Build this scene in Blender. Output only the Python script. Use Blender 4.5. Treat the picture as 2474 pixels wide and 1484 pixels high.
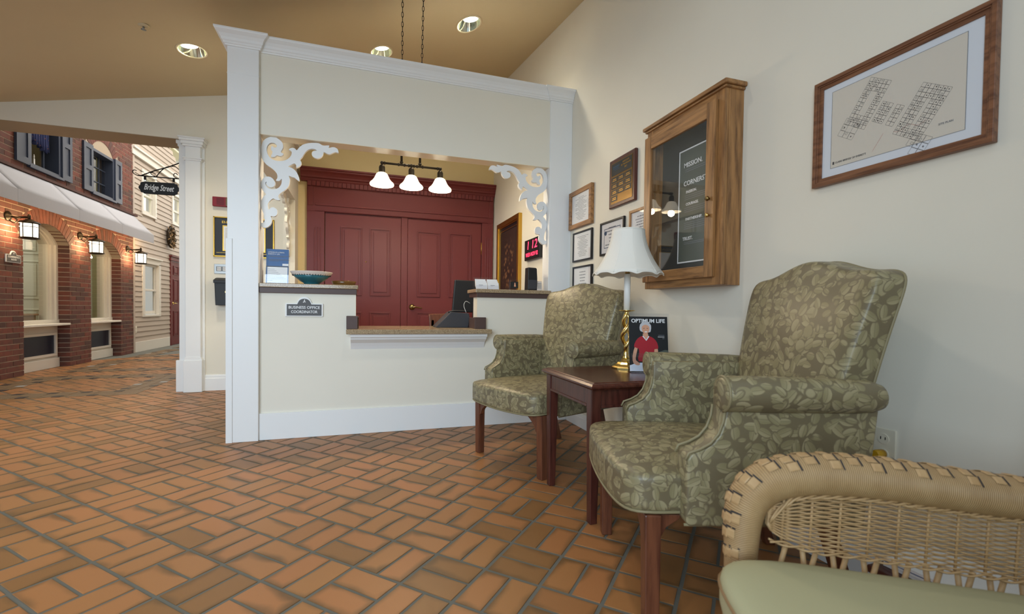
import bpy, bmesh, math, random
from math import sin, cos, pi, sqrt, atan2, radians
from mathutils import Vector, Matrix
from mathutils.geometry import tessellate_polygon

for _o in list(bpy.data.objects): bpy.data.objects.remove(_o)
S = bpy.context.scene
COL = S.collection
random.seed(7)

# ------------------------------------------------------------------ camera
H = 0.9
YAW, PITCH, ROLL = 0.314898, -0.0221648, -0.0136009
FPX, PCX, PCY = 1110.231, 1232.99, 770.89
F = Vector((sin(YAW)*cos(PITCH), cos(YAW)*cos(PITCH), sin(PITCH)))
R0 = Vector((cos(YAW), -sin(YAW), 0)); D0 = F.cross(R0)
RV = cos(ROLL)*R0 + sin(ROLL)*D0; DV = -sin(ROLL)*R0 + cos(ROLL)*D0
cam = bpy.data.objects.new('camera', bpy.data.cameras.new('camera')); COL.objects.link(cam)
cam.matrix_world = Matrix(((RV.x, -DV.x, -F.x, 0), (RV.y, -DV.y, -F.y, 0), (RV.z, -DV.z, -F.z, H), (0, 0, 0, 1)))
cam.data.sensor_width = 36; cam.data.lens = FPX/2474*36
cam.data.shift_x = (1237-PCX)/2474; cam.data.shift_y = (PCY-742)/2474
cam.data.clip_start = 0.02
cam.data.dof.use_dof = True; cam.data.dof.focus_distance = 3.1; cam.data.dof.aperture_fstop = 4.0
S.camera = cam
def proj(P):
    q = Vector(P)-Vector((0, 0, H)); z = q.dot(F)
    return (FPX*q.dot(RV)/z+PCX, FPX*q.dot(DV)/z+PCY, z)

# ------------------------------------------------------------------ world, lights, exposure
S.view_settings.view_transform = 'Standard'; S.view_settings.look = 'None'
S.view_settings.gamma = 1.0; S.view_settings.use_curve_mapping = False
S.view_settings.exposure = 0.34
W = bpy.data.worlds.new('world'); S.world = W; W.use_nodes = True
W.node_tree.nodes['Background'].inputs[0].default_value = (0.72, 0.86, 1.0, 1)
W.node_tree.nodes['Background'].inputs[1].default_value = 0.60
def area(name, loc, target, sx, sy, power, color):
    d = bpy.data.lights.new(name, 'AREA'); d.shape = 'RECTANGLE'; d.size = sx; d.size_y = sy
    d.energy = power; d.color = color
    o = bpy.data.objects.new(name, d); COL.objects.link(o); o.location = loc
    o.rotation_euler = (Vector(target)-Vector(loc)).to_track_quat('-Z', 'Y').to_euler(); return o
def spot(name, loc, power, color, size=150, blend=0.6, r=0.05, rot=(0, 0, 0)):
    d = bpy.data.lights.new(name, 'SPOT'); d.energy = power; d.color = color
    d.spot_size = radians(size); d.spot_blend = blend; d.shadow_soft_size = r
    o = bpy.data.objects.new(name, d); COL.objects.link(o); o.location = loc; o.rotation_euler = rot; return o
def point(name, loc, power, color, r=0.03):
    d = bpy.data.lights.new(name, 'POINT'); d.energy = power; d.color = color; d.shadow_soft_size = r
    o = bpy.data.objects.new(name, d); COL.objects.link(o); o.location = loc; return o
WARM = (1.0, 0.80, 0.55); DAY = (0.70, 0.86, 1.0)
area('window_daylight', (-2.2, -3.2, 2.1), (0.0, 3.4, 1.9), 3.8, 2.6, 215, DAY)
area('street_skylight', (-2.6, 9.0, 4.9), (-3.0, 9.0, 0), 2.2, 6.0, 92, (1.0, 0.95, 0.88))
area('street_far_fill', (-2.6, 15.6, 3.6), (-2.6, 8, 3.6), 2.0, 2.0, 40, (1.0, 0.97, 0.92))  # added light brightening the far street end; no window stands there
CANS = [(-1.277, 4.282), (0.164, 4.334), (0.822, 3.714)]
OVER = [(-1.35, 2.0), (0.3, 1.9), (-0.6, 0.3), (-2.9, 3.6), (-2.9, 1.2)]   # added fill spots without fixtures, unseen above and behind the frame
def ceil_z(x, y): return 2.458+0.188*x+0.162*y
for cx_, cy_ in CANS+OVER:
    near = (cx_, cy_) in CANS
    spot('can_or_fill_spot', (cx_, cy_+(0.04 if near else 0), ceil_z(cx_, cy_)+(0.02 if near else -0.04)), 46 if near else 15, (1.0, 0.88, 0.68) if near else (1.0, 0.93, 0.84), 140, 0.9, 0.06)
area('added_awning_wash', (-3.68, 8.0, 2.0), (-3.92, 8.0, 1.95), 4.6, 0.05, 9, (1.0, 0.66, 0.32))  # added hidden strip that washes the brick warm; not a known lamp
area('conference_light', (-5.4, 8.3, 2.3), (-5.4, 8.3, 0), 1.2, 2.4, 22, (0.98, 1.0, 0.80))
area('upstairs_light', (-5.0, 8.4, 4.3), (-5.2, 8.4, 2.6), 0.8, 2.4, 9, (1.0, 0.93, 0.75))
area('side_room_light', (-5.2, 11.4, 3.9), (-5.2, 11.4, 0), 1.0, 2.0, 26, (1.0, 0.97, 0.9))

# ------------------------------------------------------------------ materials
MATS = {}
def srgb(r, g, b):
    f = lambda c: (c/255/12.92) if c/255 <= 0.04045 else ((c/255+0.055)/1.055)**2.4
    return (f(r), f(g), f(b), 1)
class NT:
    def __init__(s, name):
        m = bpy.data.materials.new(name); m.use_nodes = True; s.m = m; s.t = m.node_tree
        s.b = s.t.nodes['Principled BSDF']; MATS[name] = m
    def n(s, typ, **kw):
        nd = s.t.nodes.new(typ)
        for k, v in kw.items():
            if k.startswith('i_'):
                key = k[2:]; key = int(key) if key.isdigit() else key
                if isinstance(v, bpy.types.NodeSocket): s.t.links.new(v, nd.inputs[key])
                else: nd.inputs[key].default_value = v
            else: setattr(nd, k, v)
        return nd
    def link(s, a, b): s.t.links.new(a, b)
    def math(s, op, a, b=None, c=None, clamp=False):
        nd = s.t.nodes.new('ShaderNodeMath'); nd.operation = op; nd.use_clamp = clamp
        for i, v in enumerate((a, b, c)):
            if v is None: continue
            if isinstance(v, bpy.types.NodeSocket): s.t.links.new(v, nd.inputs[i])
            else: nd.inputs[i].default_value = v
        return nd.outputs[0]
    def vec(s, op, a, b=None):
        nd = s.t.nodes.new('ShaderNodeVectorMath'); nd.operation = op
        for i, v in enumerate((a, b)):
            if v is None: continue
            if isinstance(v, bpy.types.NodeSocket): s.t.links.new(v, nd.inputs[i])
            else: nd.inputs[i].default_value = v
        return nd.outputs['Value'] if op in ('LENGTH', 'DOT_PRODUCT', 'DISTANCE') else nd.outputs[0]
    def mix(s, fac, a, b):
        nd = s.t.nodes.new('ShaderNodeMix'); nd.data_type = 'RGBA'
        for i, v in ((0, fac), (6, a), (7, b)):
            if isinstance(v, bpy.types.NodeSocket): s.t.links.new(v, nd.inputs[i])
            else: nd.inputs[i].default_value = v
        return nd.outputs[2]
    def sstep(s, v, a, b, lo=0.0, hi=1.0):
        nd = s.t.nodes.new('ShaderNodeMapRange'); nd.interpolation_type = 'SMOOTHSTEP'
        s.t.links.new(v, nd.inputs[0])
        for i, x in ((1, a), (2, b), (3, lo), (4, hi)): nd.inputs[i].default_value = x
        return nd.outputs[0]
    def coord(s, kind='Object'): return s.n('ShaderNodeTexCoord').outputs[kind]
    def world(s): return s.n('ShaderNodeNewGeometry').outputs['Position']
    def noise(s, vec, scale, detail=3, rough=0.5):
        nd = s.n('ShaderNodeTexNoise', i_Scale=scale, i_Detail=detail, i_Roughness=rough); s.link(vec, nd.inputs['Vector']); return nd.outputs[0]
    def bump(s, h, strength, dist=0.002):
        nd = s.n('ShaderNodeBump', i_Strength=strength, i_Distance=dist); s.link(h, nd.inputs['Height']); s.link(nd.outputs[0], s.b.inputs['Normal'])
    def color(s, c):
        if isinstance(c, bpy.types.NodeSocket): s.link(c, s.b.inputs['Base Color'])
        else: s.b.inputs['Base Color'].default_value = c
    def rough(s, r, metal=0.0, spec=0.5):
        if isinstance(r, bpy.types.NodeSocket): s.link(r, s.b.inputs['Roughness'])
        else: s.b.inputs['Roughness'].default_value = r
        s.b.inputs['Metallic'].default_value = metal
        s.b.inputs['Specular IOR Level'].default_value = spec
def paint(name, c, rough=0.6, var=0.04, bscale=220, bstr=0.06, spec=0.4, metal=0.0):
    t = NT(name); p = t.world(); n = t.noise(p, 1.7, 3)
    dk = tuple(x*(1-var*2.2) for x in c[:3])+(1,)
    t.color(t.mix(n, c, dk)); t.rough(rough, metal, spec)
    if bstr: t.bump(t.noise(p, bscale, 2), bstr, 0.001)
    return t.m
def emis(name, c, e):
    t = NT(name); t.color(c); t.b.inputs['Emission Color'].default_value = c; t.b.inputs['Emission Strength'].default_value = e; return t.m
paint('wall_cream', srgb(236, 231, 216), 0.7)
paint('booth_cream', srgb(238, 234, 220), 0.6)
paint('back_yellow', srgb(236, 216, 165), 0.7)
paint('soffit_gloss', srgb(238, 226, 200), 0.22, 0, bstr=0.01, spec=0.6)
paint('trim_white', srgb(238, 240, 240), 0.4, 0.01, bstr=0.02)
paint('ceiling_tan', srgb(214, 197, 162), 0.9, 0.03)
paint('beam_soffit', srgb(170, 150, 120), 0.8)
paint('burgundy', srgb(114, 47, 47), 0.42, 0.05, 90, 0.08)
paint('brown_laminate', srgb(84, 66, 62), 0.45, 0.02)
paint('shutter_blue', srgb(60, 68, 86), 0.45, 0.02)
paint('navy', srgb(28, 34, 54), 0.3, 0.02)
paint('awning_canvas', srgb(188, 189, 196), 0.8, 0.03, 500, 0.1)
paint('siding_tan', srgb(190, 176, 162), 0.6, 0.03)
paint('street_white', srgb(230, 226, 216), 0.5, 0.02)
paint('room_green', srgb(214, 216, 176), 0.8)
paint('black_frame', srgb(26, 24, 26), 0.35, 0)
paint('black_plastic', srgb(24, 25, 28), 0.45, 0)
paint('grey_plastic', srgb(58, 60, 66), 0.5, 0)
paint('iron_black', srgb(24, 22, 21), 0.4, 0, metal=0.6)
paint('bronze', srgb(58, 50, 40), 0.38, 0.05, metal=0.7)
paint('paper_white', srgb(236, 238, 240), 0.7, 0, bstr=0)
paint('paper_cream', srgb(222, 216, 204), 0.7, 0.01, bstr=0)
paint('mat_white', srgb(226, 232, 240), 0.7, 0, bstr=0)
paint('ink', srgb(60, 64, 70), 0.7, 0, bstr=0)
paint('ink_pale', srgb(122, 128, 136), 0.7, 0, bstr=0)
paint('ink_blue', srgb(40, 80, 110), 0.7, 0, bstr=0)
paint('ink_red', srgb(190, 120, 115), 0.7, 0, bstr=0)
paint('letter_white', srgb(238, 240, 242), 0.6, 0, bstr=0)
paint('sign_grey', srgb(84, 84, 86), 0.5, 0)
paint('sign_black', srgb(26, 30, 34), 0.4, 0)
paint('poster_dark', srgb(52, 58, 66), 0.6, 0, bstr=0)
paint('poster_green', srgb(84, 92, 84), 0.7, 0.02, bstr=0)
paint('cabinet_lining', srgb(44, 45, 44), 0.9, 0)
paint('brochure_blue', srgb(52, 98, 156), 0.4, 0.08, bstr=0)
paint('alarm_red', srgb(132, 24, 40), 0.4, 0)
paint('shade_cloth', srgb(240, 238, 230), 0.85, 0, 700, 0.15)
paint('candle_white', srgb(240, 240, 236), 0.35, 0)
paint('skin', srgb(214, 160, 130), 0.6, 0, bstr=0)
paint('hair_grey', srgb(196, 196, 200), 0.6, 0, bstr=0)
paint('shirt_red', srgb(168, 30, 44), 0.6, 0, bstr=0)
paint('outlet_ivory', srgb(226, 220, 200), 0.4, 0)
paint('plug_yellow', srgb(196, 150, 30), 0.4, 0)
paint('bowl_white', srgb(216, 206, 196), 0.3, 0)
paint('dish_brown', srgb(104, 72, 30), 0.2, 0)
paint('curtain_dark', srgb(44, 46, 52), 0.8, 0)
paint('room_dark', srgb(38, 42, 52), 0.8, 0)
paint('steel', srgb(150, 150, 148), 0.35, 0.03, metal=0.8)
paint('tan_wood', srgb(150, 120, 84), 0.5, 0.05)
paint('cushion_green', srgb(184, 182, 146), 0.8, 0.05, 300, 0.2)
paint('plaster', srgb(232, 222, 196), 0.8)
def metalm(name, c, r): 
    t = NT(name); t.color(c); t.rough(r, 1.0); return t.m
metalm('brass', srgb(232, 204, 128), 0.18); metalm('gold_frame', srgb(196, 156, 70), 0.35); metalm('old_brass', srgb(150, 128, 84), 0.25); metalm('reflector', srgb(210, 216, 206), 0.12)
metalm('plaque_brass', srgb(120, 96, 58), 0.3)
emis('lamp_glow', (1.0, 0.93, 0.80, 1), 14.0)
emis('can_glow', (0.94, 1.0, 0.99, 1), 26.0)
emis('lantern_glass', (1.0, 0.90, 0.70, 1), 1.9)
emis('led_red', (1.0, 0.03, 0.08, 1), 3.0)
emis('blind_glow', (0.88, 0.95, 1.0, 1), 1.3)
emis('skylight_glow', (1.0, 0.96, 0.9, 1), 1.8)
def bell():
    t = NT('bell_glass'); t.color((0.95, 0.9, 0.8, 1)); t.rough(0.3)
    t.b.inputs['Emission Color'].default_value = (1.0, 0.90, 0.70, 1); t.b.inputs['Emission Strength'].default_value = 0.7
    return t.m
bell()
def glass(name, c=(1, 1, 1, 1), r=0.0, alpha_mix=0.12):
    t = NT(name); tr = t.n('ShaderNodeBsdfTransparent', i_Color=c); gl = t.n('ShaderNodeBsdfGlossy', i_Roughness=r)
    bf = t.n('ShaderNodeNewGeometry').outputs['Backfacing']; fr = t.n('ShaderNodeFresnel', i_IOR=t.math('SUBTRACT', 1.5, t.math('MULTIPLY', bf, 1.5-1/1.5))); mx = t.n('ShaderNodeMixShader')
    t.link(t.math('MAXIMUM', fr.outputs[0], alpha_mix*0.3), mx.inputs[0]); t.link(tr.outputs[0], mx.inputs[1]); t.link(gl.outputs[0], mx.inputs[2])
    t.link(mx.outputs[0], t.t.nodes['Material Output'].inputs['Surface']); return t.m
glass('clear_glass'); glass('acrylic', (0.95, 0.96, 0.98, 1), 0.02, 0.1)
def wood(name, c1, c2, axis=2, scale=9, stretch=0.09, r=0.42):
    t = NT(name); p = t.coord('Object'); mp = t.n('ShaderNodeMapping'); t.link(p, mp.inputs[0])
    sc = [1, 1, 1]; sc[axis] = stretch; mp.inputs['Scale'].default_value = sc
    n1 = t.noise(mp.outputs[0], scale, 3); w = t.noise(mp.outputs[0], scale*7, 4, 0.65)
    wv = t.n('ShaderNodeTexWave', i_Scale=scale*1.5, i_Distortion=7.0, i_Detail=2.0); t.link(mp.outputs[0], wv.inputs[0])
    wv.bands_direction = 'DIAGONAL'
    f = t.math('MULTIPLY', t.sstep(wv.outputs[1], 0.15, 0.9), 0.26); f2 = t.math('MULTIPLY', t.sstep(w, 0.40, 0.72), 0.6)
    f3 = t.math('ADD', t.math('ADD', f, f2), t.math('MULTIPLY', n1, 0.25), clamp=True)
    t.color(t.mix(f3, c1, c2)); t.rough(r); t.bump(w, 0.12, 0.001); return t.m
for i, a in enumerate('xyz'):
    wood('oak_'+a, srgb(176, 128, 78), srgb(104, 70, 40), i)
    wood('walnut_'+a, srgb(142, 96, 66), srgb(88, 52, 34), i)
wood('cherry', srgb(92, 48, 38), srgb(56, 27, 22), 2, 10, 0.08, 0.32)
wood('cherry_top', srgb(92, 50, 38), srgb(62, 30, 24), 1, 10, 0.08, 0.25)
wood('leg_wood', srgb(122, 74, 50), srgb(78, 42, 30), 2, 10, 0.08, 0.35)
def granite():
    t = NT('granite'); p = t.world(); v = t.n('ShaderNodeTexVoronoi', i_Scale=420.0); t.link(p, v.inputs[0])
    sp = t.n('ShaderNodeSeparateColor'); t.link(v.outputs[1], sp.inputs[0])
    a = t.mix(t.sstep(sp.outputs[0], 0.2, 0.9), srgb(138, 118, 92), srgb(190, 170, 138))
    t.color(t.mix(t.sstep(t.noise(p, 300, 2), 0.60, 0.68), a, srgb(92, 78, 62))); t.rough(0.16); return t.m
granite()
def tile():
    t = NT('floor_tile'); uv = t.n('ShaderNodeUVMap').outputs[0]; sp = t.n('ShaderNodeSeparateXYZ'); t.link(uv, sp.inputs[0])
    rnd = t.math('FRACT', t.math('ADD', t.n('ShaderNodeAttribute', attribute_name='rnd').outputs['Fac'], t.n('ShaderNodeObjectInfo').outputs['Random']))
    dx = t.math('SUBTRACT', 0.0945, t.math('ABSOLUTE', sp.outputs[0])); dy = t.math('SUBTRACT', 0.0458, t.math('ABSOLUTE', sp.outputs[1]))
    d = t.math('MINIMUM', dx, dy)
    cb = t.n('ShaderNodeCombineXYZ', i_Z=t.math('MULTIPLY', rnd, 91.0)); 
    pv = t.vec('ADD', uv, cb.outputs[0]); n = t.noise(pv, 6.5, 1); n2 = t.noise(pv, 60, 2)
    e = t.math('ADD', d, t.math('MULTIPLY', t.math('SUBTRACT', n, 0.43), 0.085)); e = t.math('ADD', e, t.math('MULTIPLY', t.math('SUBTRACT', n2, 0.5), 0.006))
    dark = t.sstep(e, -0.010, 0.026, 1.0, 0.0)
    r2 = t.math('FRACT', t.math('MULTIPLY', rnd, 7.31)); r3 = t.math('FRACT', t.math('MULTIPLY', rnd, 23.7))
    base = t.mix(r2, srgb(176, 120, 74), srgb(168, 120, 72))
    base = t.mix(t.sstep(r3, 0.80, 0.86, 0.0, 0.85), base, srgb(136, 100, 58))
    base = t.mix(t.math('MULTIPLY', t.noise(t.world(), 400, 2), 0.25), base, srgb(140, 88, 54))
    t.color(t.mix(t.math('MULTIPLY', dark, 0.85), base, srgb(104, 78, 48))); t.rough(0.42, 0, 0.35)
    t.bump(t.noise(t.world(), 350, 3), 0.12, 0.001); return t.m
tile()
paint('band_brown', srgb(124, 102, 74), 0.5, 0.06); paint('band_black', srgb(44, 42, 44), 0.45, 0); paint('band_white', srgb(170, 172, 170), 0.5, 0)
paint('grout', srgb(112, 113, 106), 0.9, 0.06, 300, 0.3)
def brick():
    t = NT('brick'); rnd = t.math('FRACT', t.math('ADD', t.n('ShaderNodeAttribute', attribute_name='rnd').outputs['Fac'], t.n('ShaderNodeObjectInfo').outputs['Random']))
    p = t.world(); r2 = t.math('FRACT', t.math('MULTIPLY', rnd, 5.7)); n = t.noise(p, 14, 3)
    a = t.mix(rnd, srgb(126, 70, 56), srgb(106, 66, 58)); a = t.mix(t.sstep(r2, 0.5, 0.8, 0, 0.85), a, srgb(84, 60, 54))
    a = t.mix(t.sstep(n, 0.4, 0.75, 0, 0.5), a, srgb(78, 52, 46)); t.color(a); t.rough(0.85); t.bump(t.noise(p, 120, 3), 0.4, 0.002); return t.m
brick()
paint('mortar', srgb(184, 168, 148), 0.95, 0.04, 200, 0.3)
def leaf():
    t = NT('leaf_fabric'); p = t.coord('Object')
    warp = t.n('ShaderNodeTexNoise', i_Scale=6.0, i_Detail=1.0); t.link(p, warp.inputs[0])
    base = srgb(114, 104, 79); lf = srgb(160, 150, 116); col = None; masks = []
    for k, (sc, off) in enumerate(((25.0, 0.0), (28.0, 3.3))):
        q = t.vec('ADD', p, (off, off*0.7, off*1.3)); v = t.n('ShaderNodeTexVoronoi', i_Scale=sc, i_Randomness=0.85); t.link(q, v.inputs[0])
        loc = t.vec('SUBTRACT', q, v.outputs['Position'])
        rot = t.n('ShaderNodeVectorRotate', rotation_type='EULER_XYZ'); t.link(loc, rot.inputs['Vector'])
        t.link(t.vec('MULTIPLY', v.outputs['Color'], (6.28, 6.28, 6.28)), rot.inputs['Rotation'])
        m = t.vec('MULTIPLY', rot.outputs[0], (sc*1.25, sc*2.7, sc*1.5)); ln = t.vec('LENGTH', m)
        mask = t.sstep(ln, 0.76, 0.92, 1.0, 0.0); halo = t.sstep(ln, 0.92, 1.12, 1.0, 0.0)
        s3 = t.n('ShaderNodeSeparateXYZ'); t.link(m, s3.inputs[0])
        rib = t.sstep(t.math('ABSOLUTE', s3.outputs[1]), 0.0, 0.12, 0.45, 0.0)
        shade = t.sstep(s3.outputs[1], -0.7, 0.7, 0.0, 0.85)
        lc = t.mix(shade, lf, srgb(132, 124, 90)); lc = t.mix(rib, lc, srgb(92, 86, 60))
        col = t.mix(mask, base if col is None else t.mix(halo, col, base), lc); masks.append(mask)
    t.color(col); t.rough(0.40, 0, 0.55); mm = t.math('MAXIMUM', masks[0], masks[1])
    h = t.math('ADD', t.math('MULTIPLY', mm, 0.5), t.math('MULTIPLY', warp.outputs[0], 0.8)); t.bump(h, 0.2, 0.004); return t.m
leaf()
paint('piping', srgb(140, 130, 98), 0.45, 0)
def wick():
    t = NT('wicker'); p = t.coord('Object'); n = t.noise(p, 35, 3)
    t.color(t.mix(n, srgb(206, 174, 128), srgb(164, 128, 84))); t.rough(0.5); t.bump(t.noise(p, 260, 2), 0.2, 0.001); return t.m
wick()
def wrap():
    t = NT('wicker_wrap'); uv = t.n('ShaderNodeUVMap').outputs[0]; w = t.n('ShaderNodeTexWave', i_Scale=1.0, i_Distortion=0.4); t.link(t.vec('MULTIPLY', uv, (90.0, 0, 0)), w.inputs[0])
    n = t.noise(t.coord('Object'), 30, 3); c = t.mix(n, srgb(204, 172, 126), srgb(168, 134, 90))
    t.color(t.mix(t.sstep(w.outputs[1], 0.0, 0.5, 0.45, 0.0), c, srgb(110, 82, 52))); t.rough(0.45); t.bump(w.outputs[1], 0.6, 0.002); return t.m
wrap()
def flowers():
    t = NT('flower_painting'); p = t.coord('Object'); sp = t.n('ShaderNodeSeparateXYZ'); t.link(p, sp.inputs[0])
    v = t.n('ShaderNodeTexVoronoi', i_Scale=17.0); t.link(p, v.inputs[0]); n = t.noise(p, 9, 4)
    m = t.vec('MULTIPLY', p, (1, 2.6, 2.0)); r = t.vec('LENGTH', m)
    f = t.math('MULTIPLY', t.sstep(r, 0.3, 0.75, 1, 0), t.sstep(v.outputs[0], 0.1, 0.5, 1, 0)); c = t.mix(n, srgb(112, 62, 50), srgb(168, 128, 84))
    t.color(t.mix(f, srgb(56, 36, 32), c)); t.rough(0.6); return t.m
flowers()
def bowl():
    t = NT('bowl_teal'); sp = t.n('ShaderNodeSeparateXYZ'); t.link(t.coord('Object'), sp.inputs[0]); n = t.noise(t.coord('Object'), 30, 2)
    c = t.mix(n, srgb(52, 122, 132), srgb(36, 92, 108)); t.color(c); t.rough(0.2); return t.m
bowl()
def curtain():
    t = NT('valance_cloth'); v = t.n('ShaderNodeTexVoronoi', i_Scale=22.0); t.link(t.coord('Object'), v.inputs[0])
    t.color(t.mix(t.sstep(v.outputs[0], 0.12, 0.2, 1, 0), srgb(50, 60, 106), srgb(170, 110, 90))); t.rough(0.85); return t.m
curtain()
M = MATS

# ------------------------------------------------------------------ mesh helpers
def sq2(t, e):
    """point on a superellipse, t in turns, evenly spread along its sides"""
    t = (t % 1.0)*8
    if t < 1: p = (1, t)
    elif t < 3: p = (2-t, 1)
    elif t < 5: p = (-1, 4-t)
    elif t < 7: p = (t-6, -1)
    else: p = (1, t-8)
    k = (abs(p[0])**(2/e)+abs(p[1])**(2/e))**(-e/2); return (p[0]*k, p[1]*k)
class MB:
    def __init__(s): s.v = []; s.f = []; s.uv = {}; s.sm = []
    def add(s, vs, fs, smooth=False, uvs=None):
        o = len(s.v); s.v += [tuple(v) for v in vs]
        for k, f in enumerate(fs):
            s.f.append([i+o for i in f]); s.sm.append(smooth)
            if uvs: s.uv[len(s.f)-1] = uvs[k]
        return s
    def box(s, x0, x1, y0, y1, z0, z1):
        v = [(x, y, z) for z in (z0, z1) for y in (y0, y1) for x in (x0, x1)]
        return s.add(v, [(0, 2, 3, 1), (4, 5, 7, 6), (0, 1, 5, 4), (2, 6, 7, 3), (0, 4, 6, 2), (1, 3, 7, 5)])
    def prism(s, poly, axis, a, b, smooth=False):
        """poly: 2-D points; axis 0: (y,z) extruded in x; 1: (x,z) in y; 2: (x,y) in z"""
        def P(p, t): return (t, p[0], p[1]) if axis == 0 else ((p[0], t, p[1]) if axis == 1 else (p[0], p[1], t))
        n = len(poly); tri = tessellate_polygon([[Vector((p[0], p[1], 0)) for p in poly]])
        vs = [P(p, a) for p in poly]+[P(p, b) for p in poly]
        fs = [tuple(t) for t in tri]+[tuple(i+n for i in reversed(t)) for t in tri]
        s.add(vs, fs); o = len(s.v)-2*n
        for i in range(n):
            j = (i+1) % n; s.f.append([o+i, o+j, o+j+n, o+i+n]); s.sm.append(smooth)
        return s
    def lathe(s, prof, c=(0, 0, 0), n=24, axis=2, smooth=True, ph=0.0, cap=True):
        vs = []; m = len(prof)
        for r, h in prof:
            for k in range(n):
                a = 2*pi*k/n+ph; x, y = r*cos(a), r*sin(a)
                q = (x, y, h) if axis == 2 else ((x, h, y) if axis == 1 else (h, x, y))
                vs.append((q[0]+c[0], q[1]+c[1], q[2]+c[2]))
        fs = [(i*n+k, i*n+(k+1) % n, (i+1)*n+(k+1) % n, (i+1)*n+k) for i in range(m-1) for k in range(n)]
        s.add(vs, fs, smooth)
        if cap:
            o = len(s.v)-m*n
            for i in (0, m-1):
                if prof[i][0] > 1e-5: s.f.append([o+i*n+k for k in range(n)]); s.sm.append(False)
        return s
    def tube(s, path, r, n=8, closed=False, flat=None, uvlen=False, cap=True):
        P = [Vector(p) for p in path]; m = len(P); vs = []; up = None; acc = 0; L = [0]
        for i in range(1, m+1): L.append(L[-1]+(P[i % m]-P[i-1]).length)
        for i in range(m):
            a = P[i-1] if (i > 0 or closed) else P[i]; b = P[(i+1) % m] if (i < m-1 or closed) else P[i]
            t = (b-a).normalized() if (b-a).length > 1e-9 else Vector((0, 0, 1))
            if up is None: up = Vector((0, 0, 1)) if abs(t.z) < 0.9 else Vector((1, 0, 0))
            sd = t.cross(up).normalized(); up = sd.cross(t).normalized()
            rr = r[i] if isinstance(r, (list, tuple)) else r
            for k in range(n):
                an = 2*pi*k/n; f1 = flat if flat else 1
                vs.append(P[i]+sd*(cos(an)*rr)+up*(sin(an)*rr*f1))
        e = m if closed else m-1; fs = []; uvs = []
        for i in range(e):
            j = (i+1) % m
            for k in range(n):
                fs.append((i*n+k, i*n+(k+1) % n, j*n+(k+1) % n, j*n+k))
                uvs.append(((L[i], k/n), (L[i], (k+1)/n), (L[i+1], (k+1)/n), (L[i+1], k/n)))
        if not closed and cap:
            fs.append(tuple(range(n))); fs.append(tuple((m-1)*n+k for k in range(n))); uvs += [tuple((0, 0) for _ in range(n))]*2
        return s.add(vs, fs, True, uvs if uvlen else None)
    def sbox(s, fn, e=0.3, nu=36, nv=18):
        """superellipsoid in (-1..1)^3 mapped through fn(x,y,z)"""
        vs = []
        for j in range(nv+1):
            r_, z_ = sq2(-0.25+0.5*j/nv, e)
            for i in range(nu):
                x_, y_ = sq2(i/nu, e); vs.append(fn(x_*max(r_, 0.0), y_*max(r_, 0.0), z_))
        fs = [(j*nu+i, j*nu+(i+1) % nu, (j+1)*nu+(i+1) % nu, (j+1)*nu+i) for j in range(nv) for i in range(nu)]
        return s.add(vs, fs, True)
    def obj(s, name, mat, parent=None, bev=0, seg=2, fixn=True, merge=True):
        me = bpy.data.meshes.new(name); me.from_pydata(s.v, [], s.f)
        if s.uv:
            uvl = me.uv_layers.new(name='UVMap')
            for fi, p in enumerate(me.polygons):
                if fi in s.uv:
                    for k, li in enumerate(p.loop_indices): uvl.data[li].uv = s.uv[fi][k]
        for p, q in zip(me.polygons, s.sm): p.use_smooth = q
        if fixn:
            b = bmesh.new(); b.from_mesh(me)
            if merge: bmesh.ops.remove_doubles(b, verts=b.verts, dist=1e-6)
            bmesh.ops.recalc_face_normals(b, faces=b.faces); b.to_mesh(me); b.free()
        me.materials.append(M[mat] if isinstance(mat, str) else mat)
        o = bpy.data.objects.new(name, me); COL.objects.link(o)
        if parent: o.parent = parent
        if bev:
            md = o.modifiers.new('bevel', 'BEVEL'); md.width = bev; md.segments = seg; md.limit_method = 'ANGLE'; md.harden_normals = False
        return o
def box(name, mat, parent, x0, x1, y0, y1, z0, z1, bev=0, seg=2): return MB().box(x0, x1, y0, y1, z0, z1).obj(name, mat, parent, bev, seg)
def thing(name, label, cat, loc=(0, 0, 0), rz=0, group=None, rot=None):
    o = bpy.data.objects.new(name, None); COL.objects.link(o); o.location = loc; o.rotation_euler = rot or (0, 0, rz); o.empty_display_size = 0.1
    tag(o, label, cat, group); return o
def tag(o, label, cat, group=None):
    o['label'] = label; o['category'] = cat
    if group: o['group'] = group
    return o
def struct(o, label=None):
    o['kind'] = 'structure'
    if label: o['label'] = label
    return o
def sempty(name, label=None, loc=(0, 0, 0)):
    o = bpy.data.objects.new(name, None); COL.objects.link(o); o.location = loc; o['kind'] = 'structure'
    if label: o['label'] = label
    return o
def stuff(o): o['kind'] = 'stuff'; return o
def dup(o, parent=None):
    c = o.copy(); COL.objects.link(c); c.parent = parent
    for ch in list(o.children): dup(ch, c)
    return c
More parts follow.
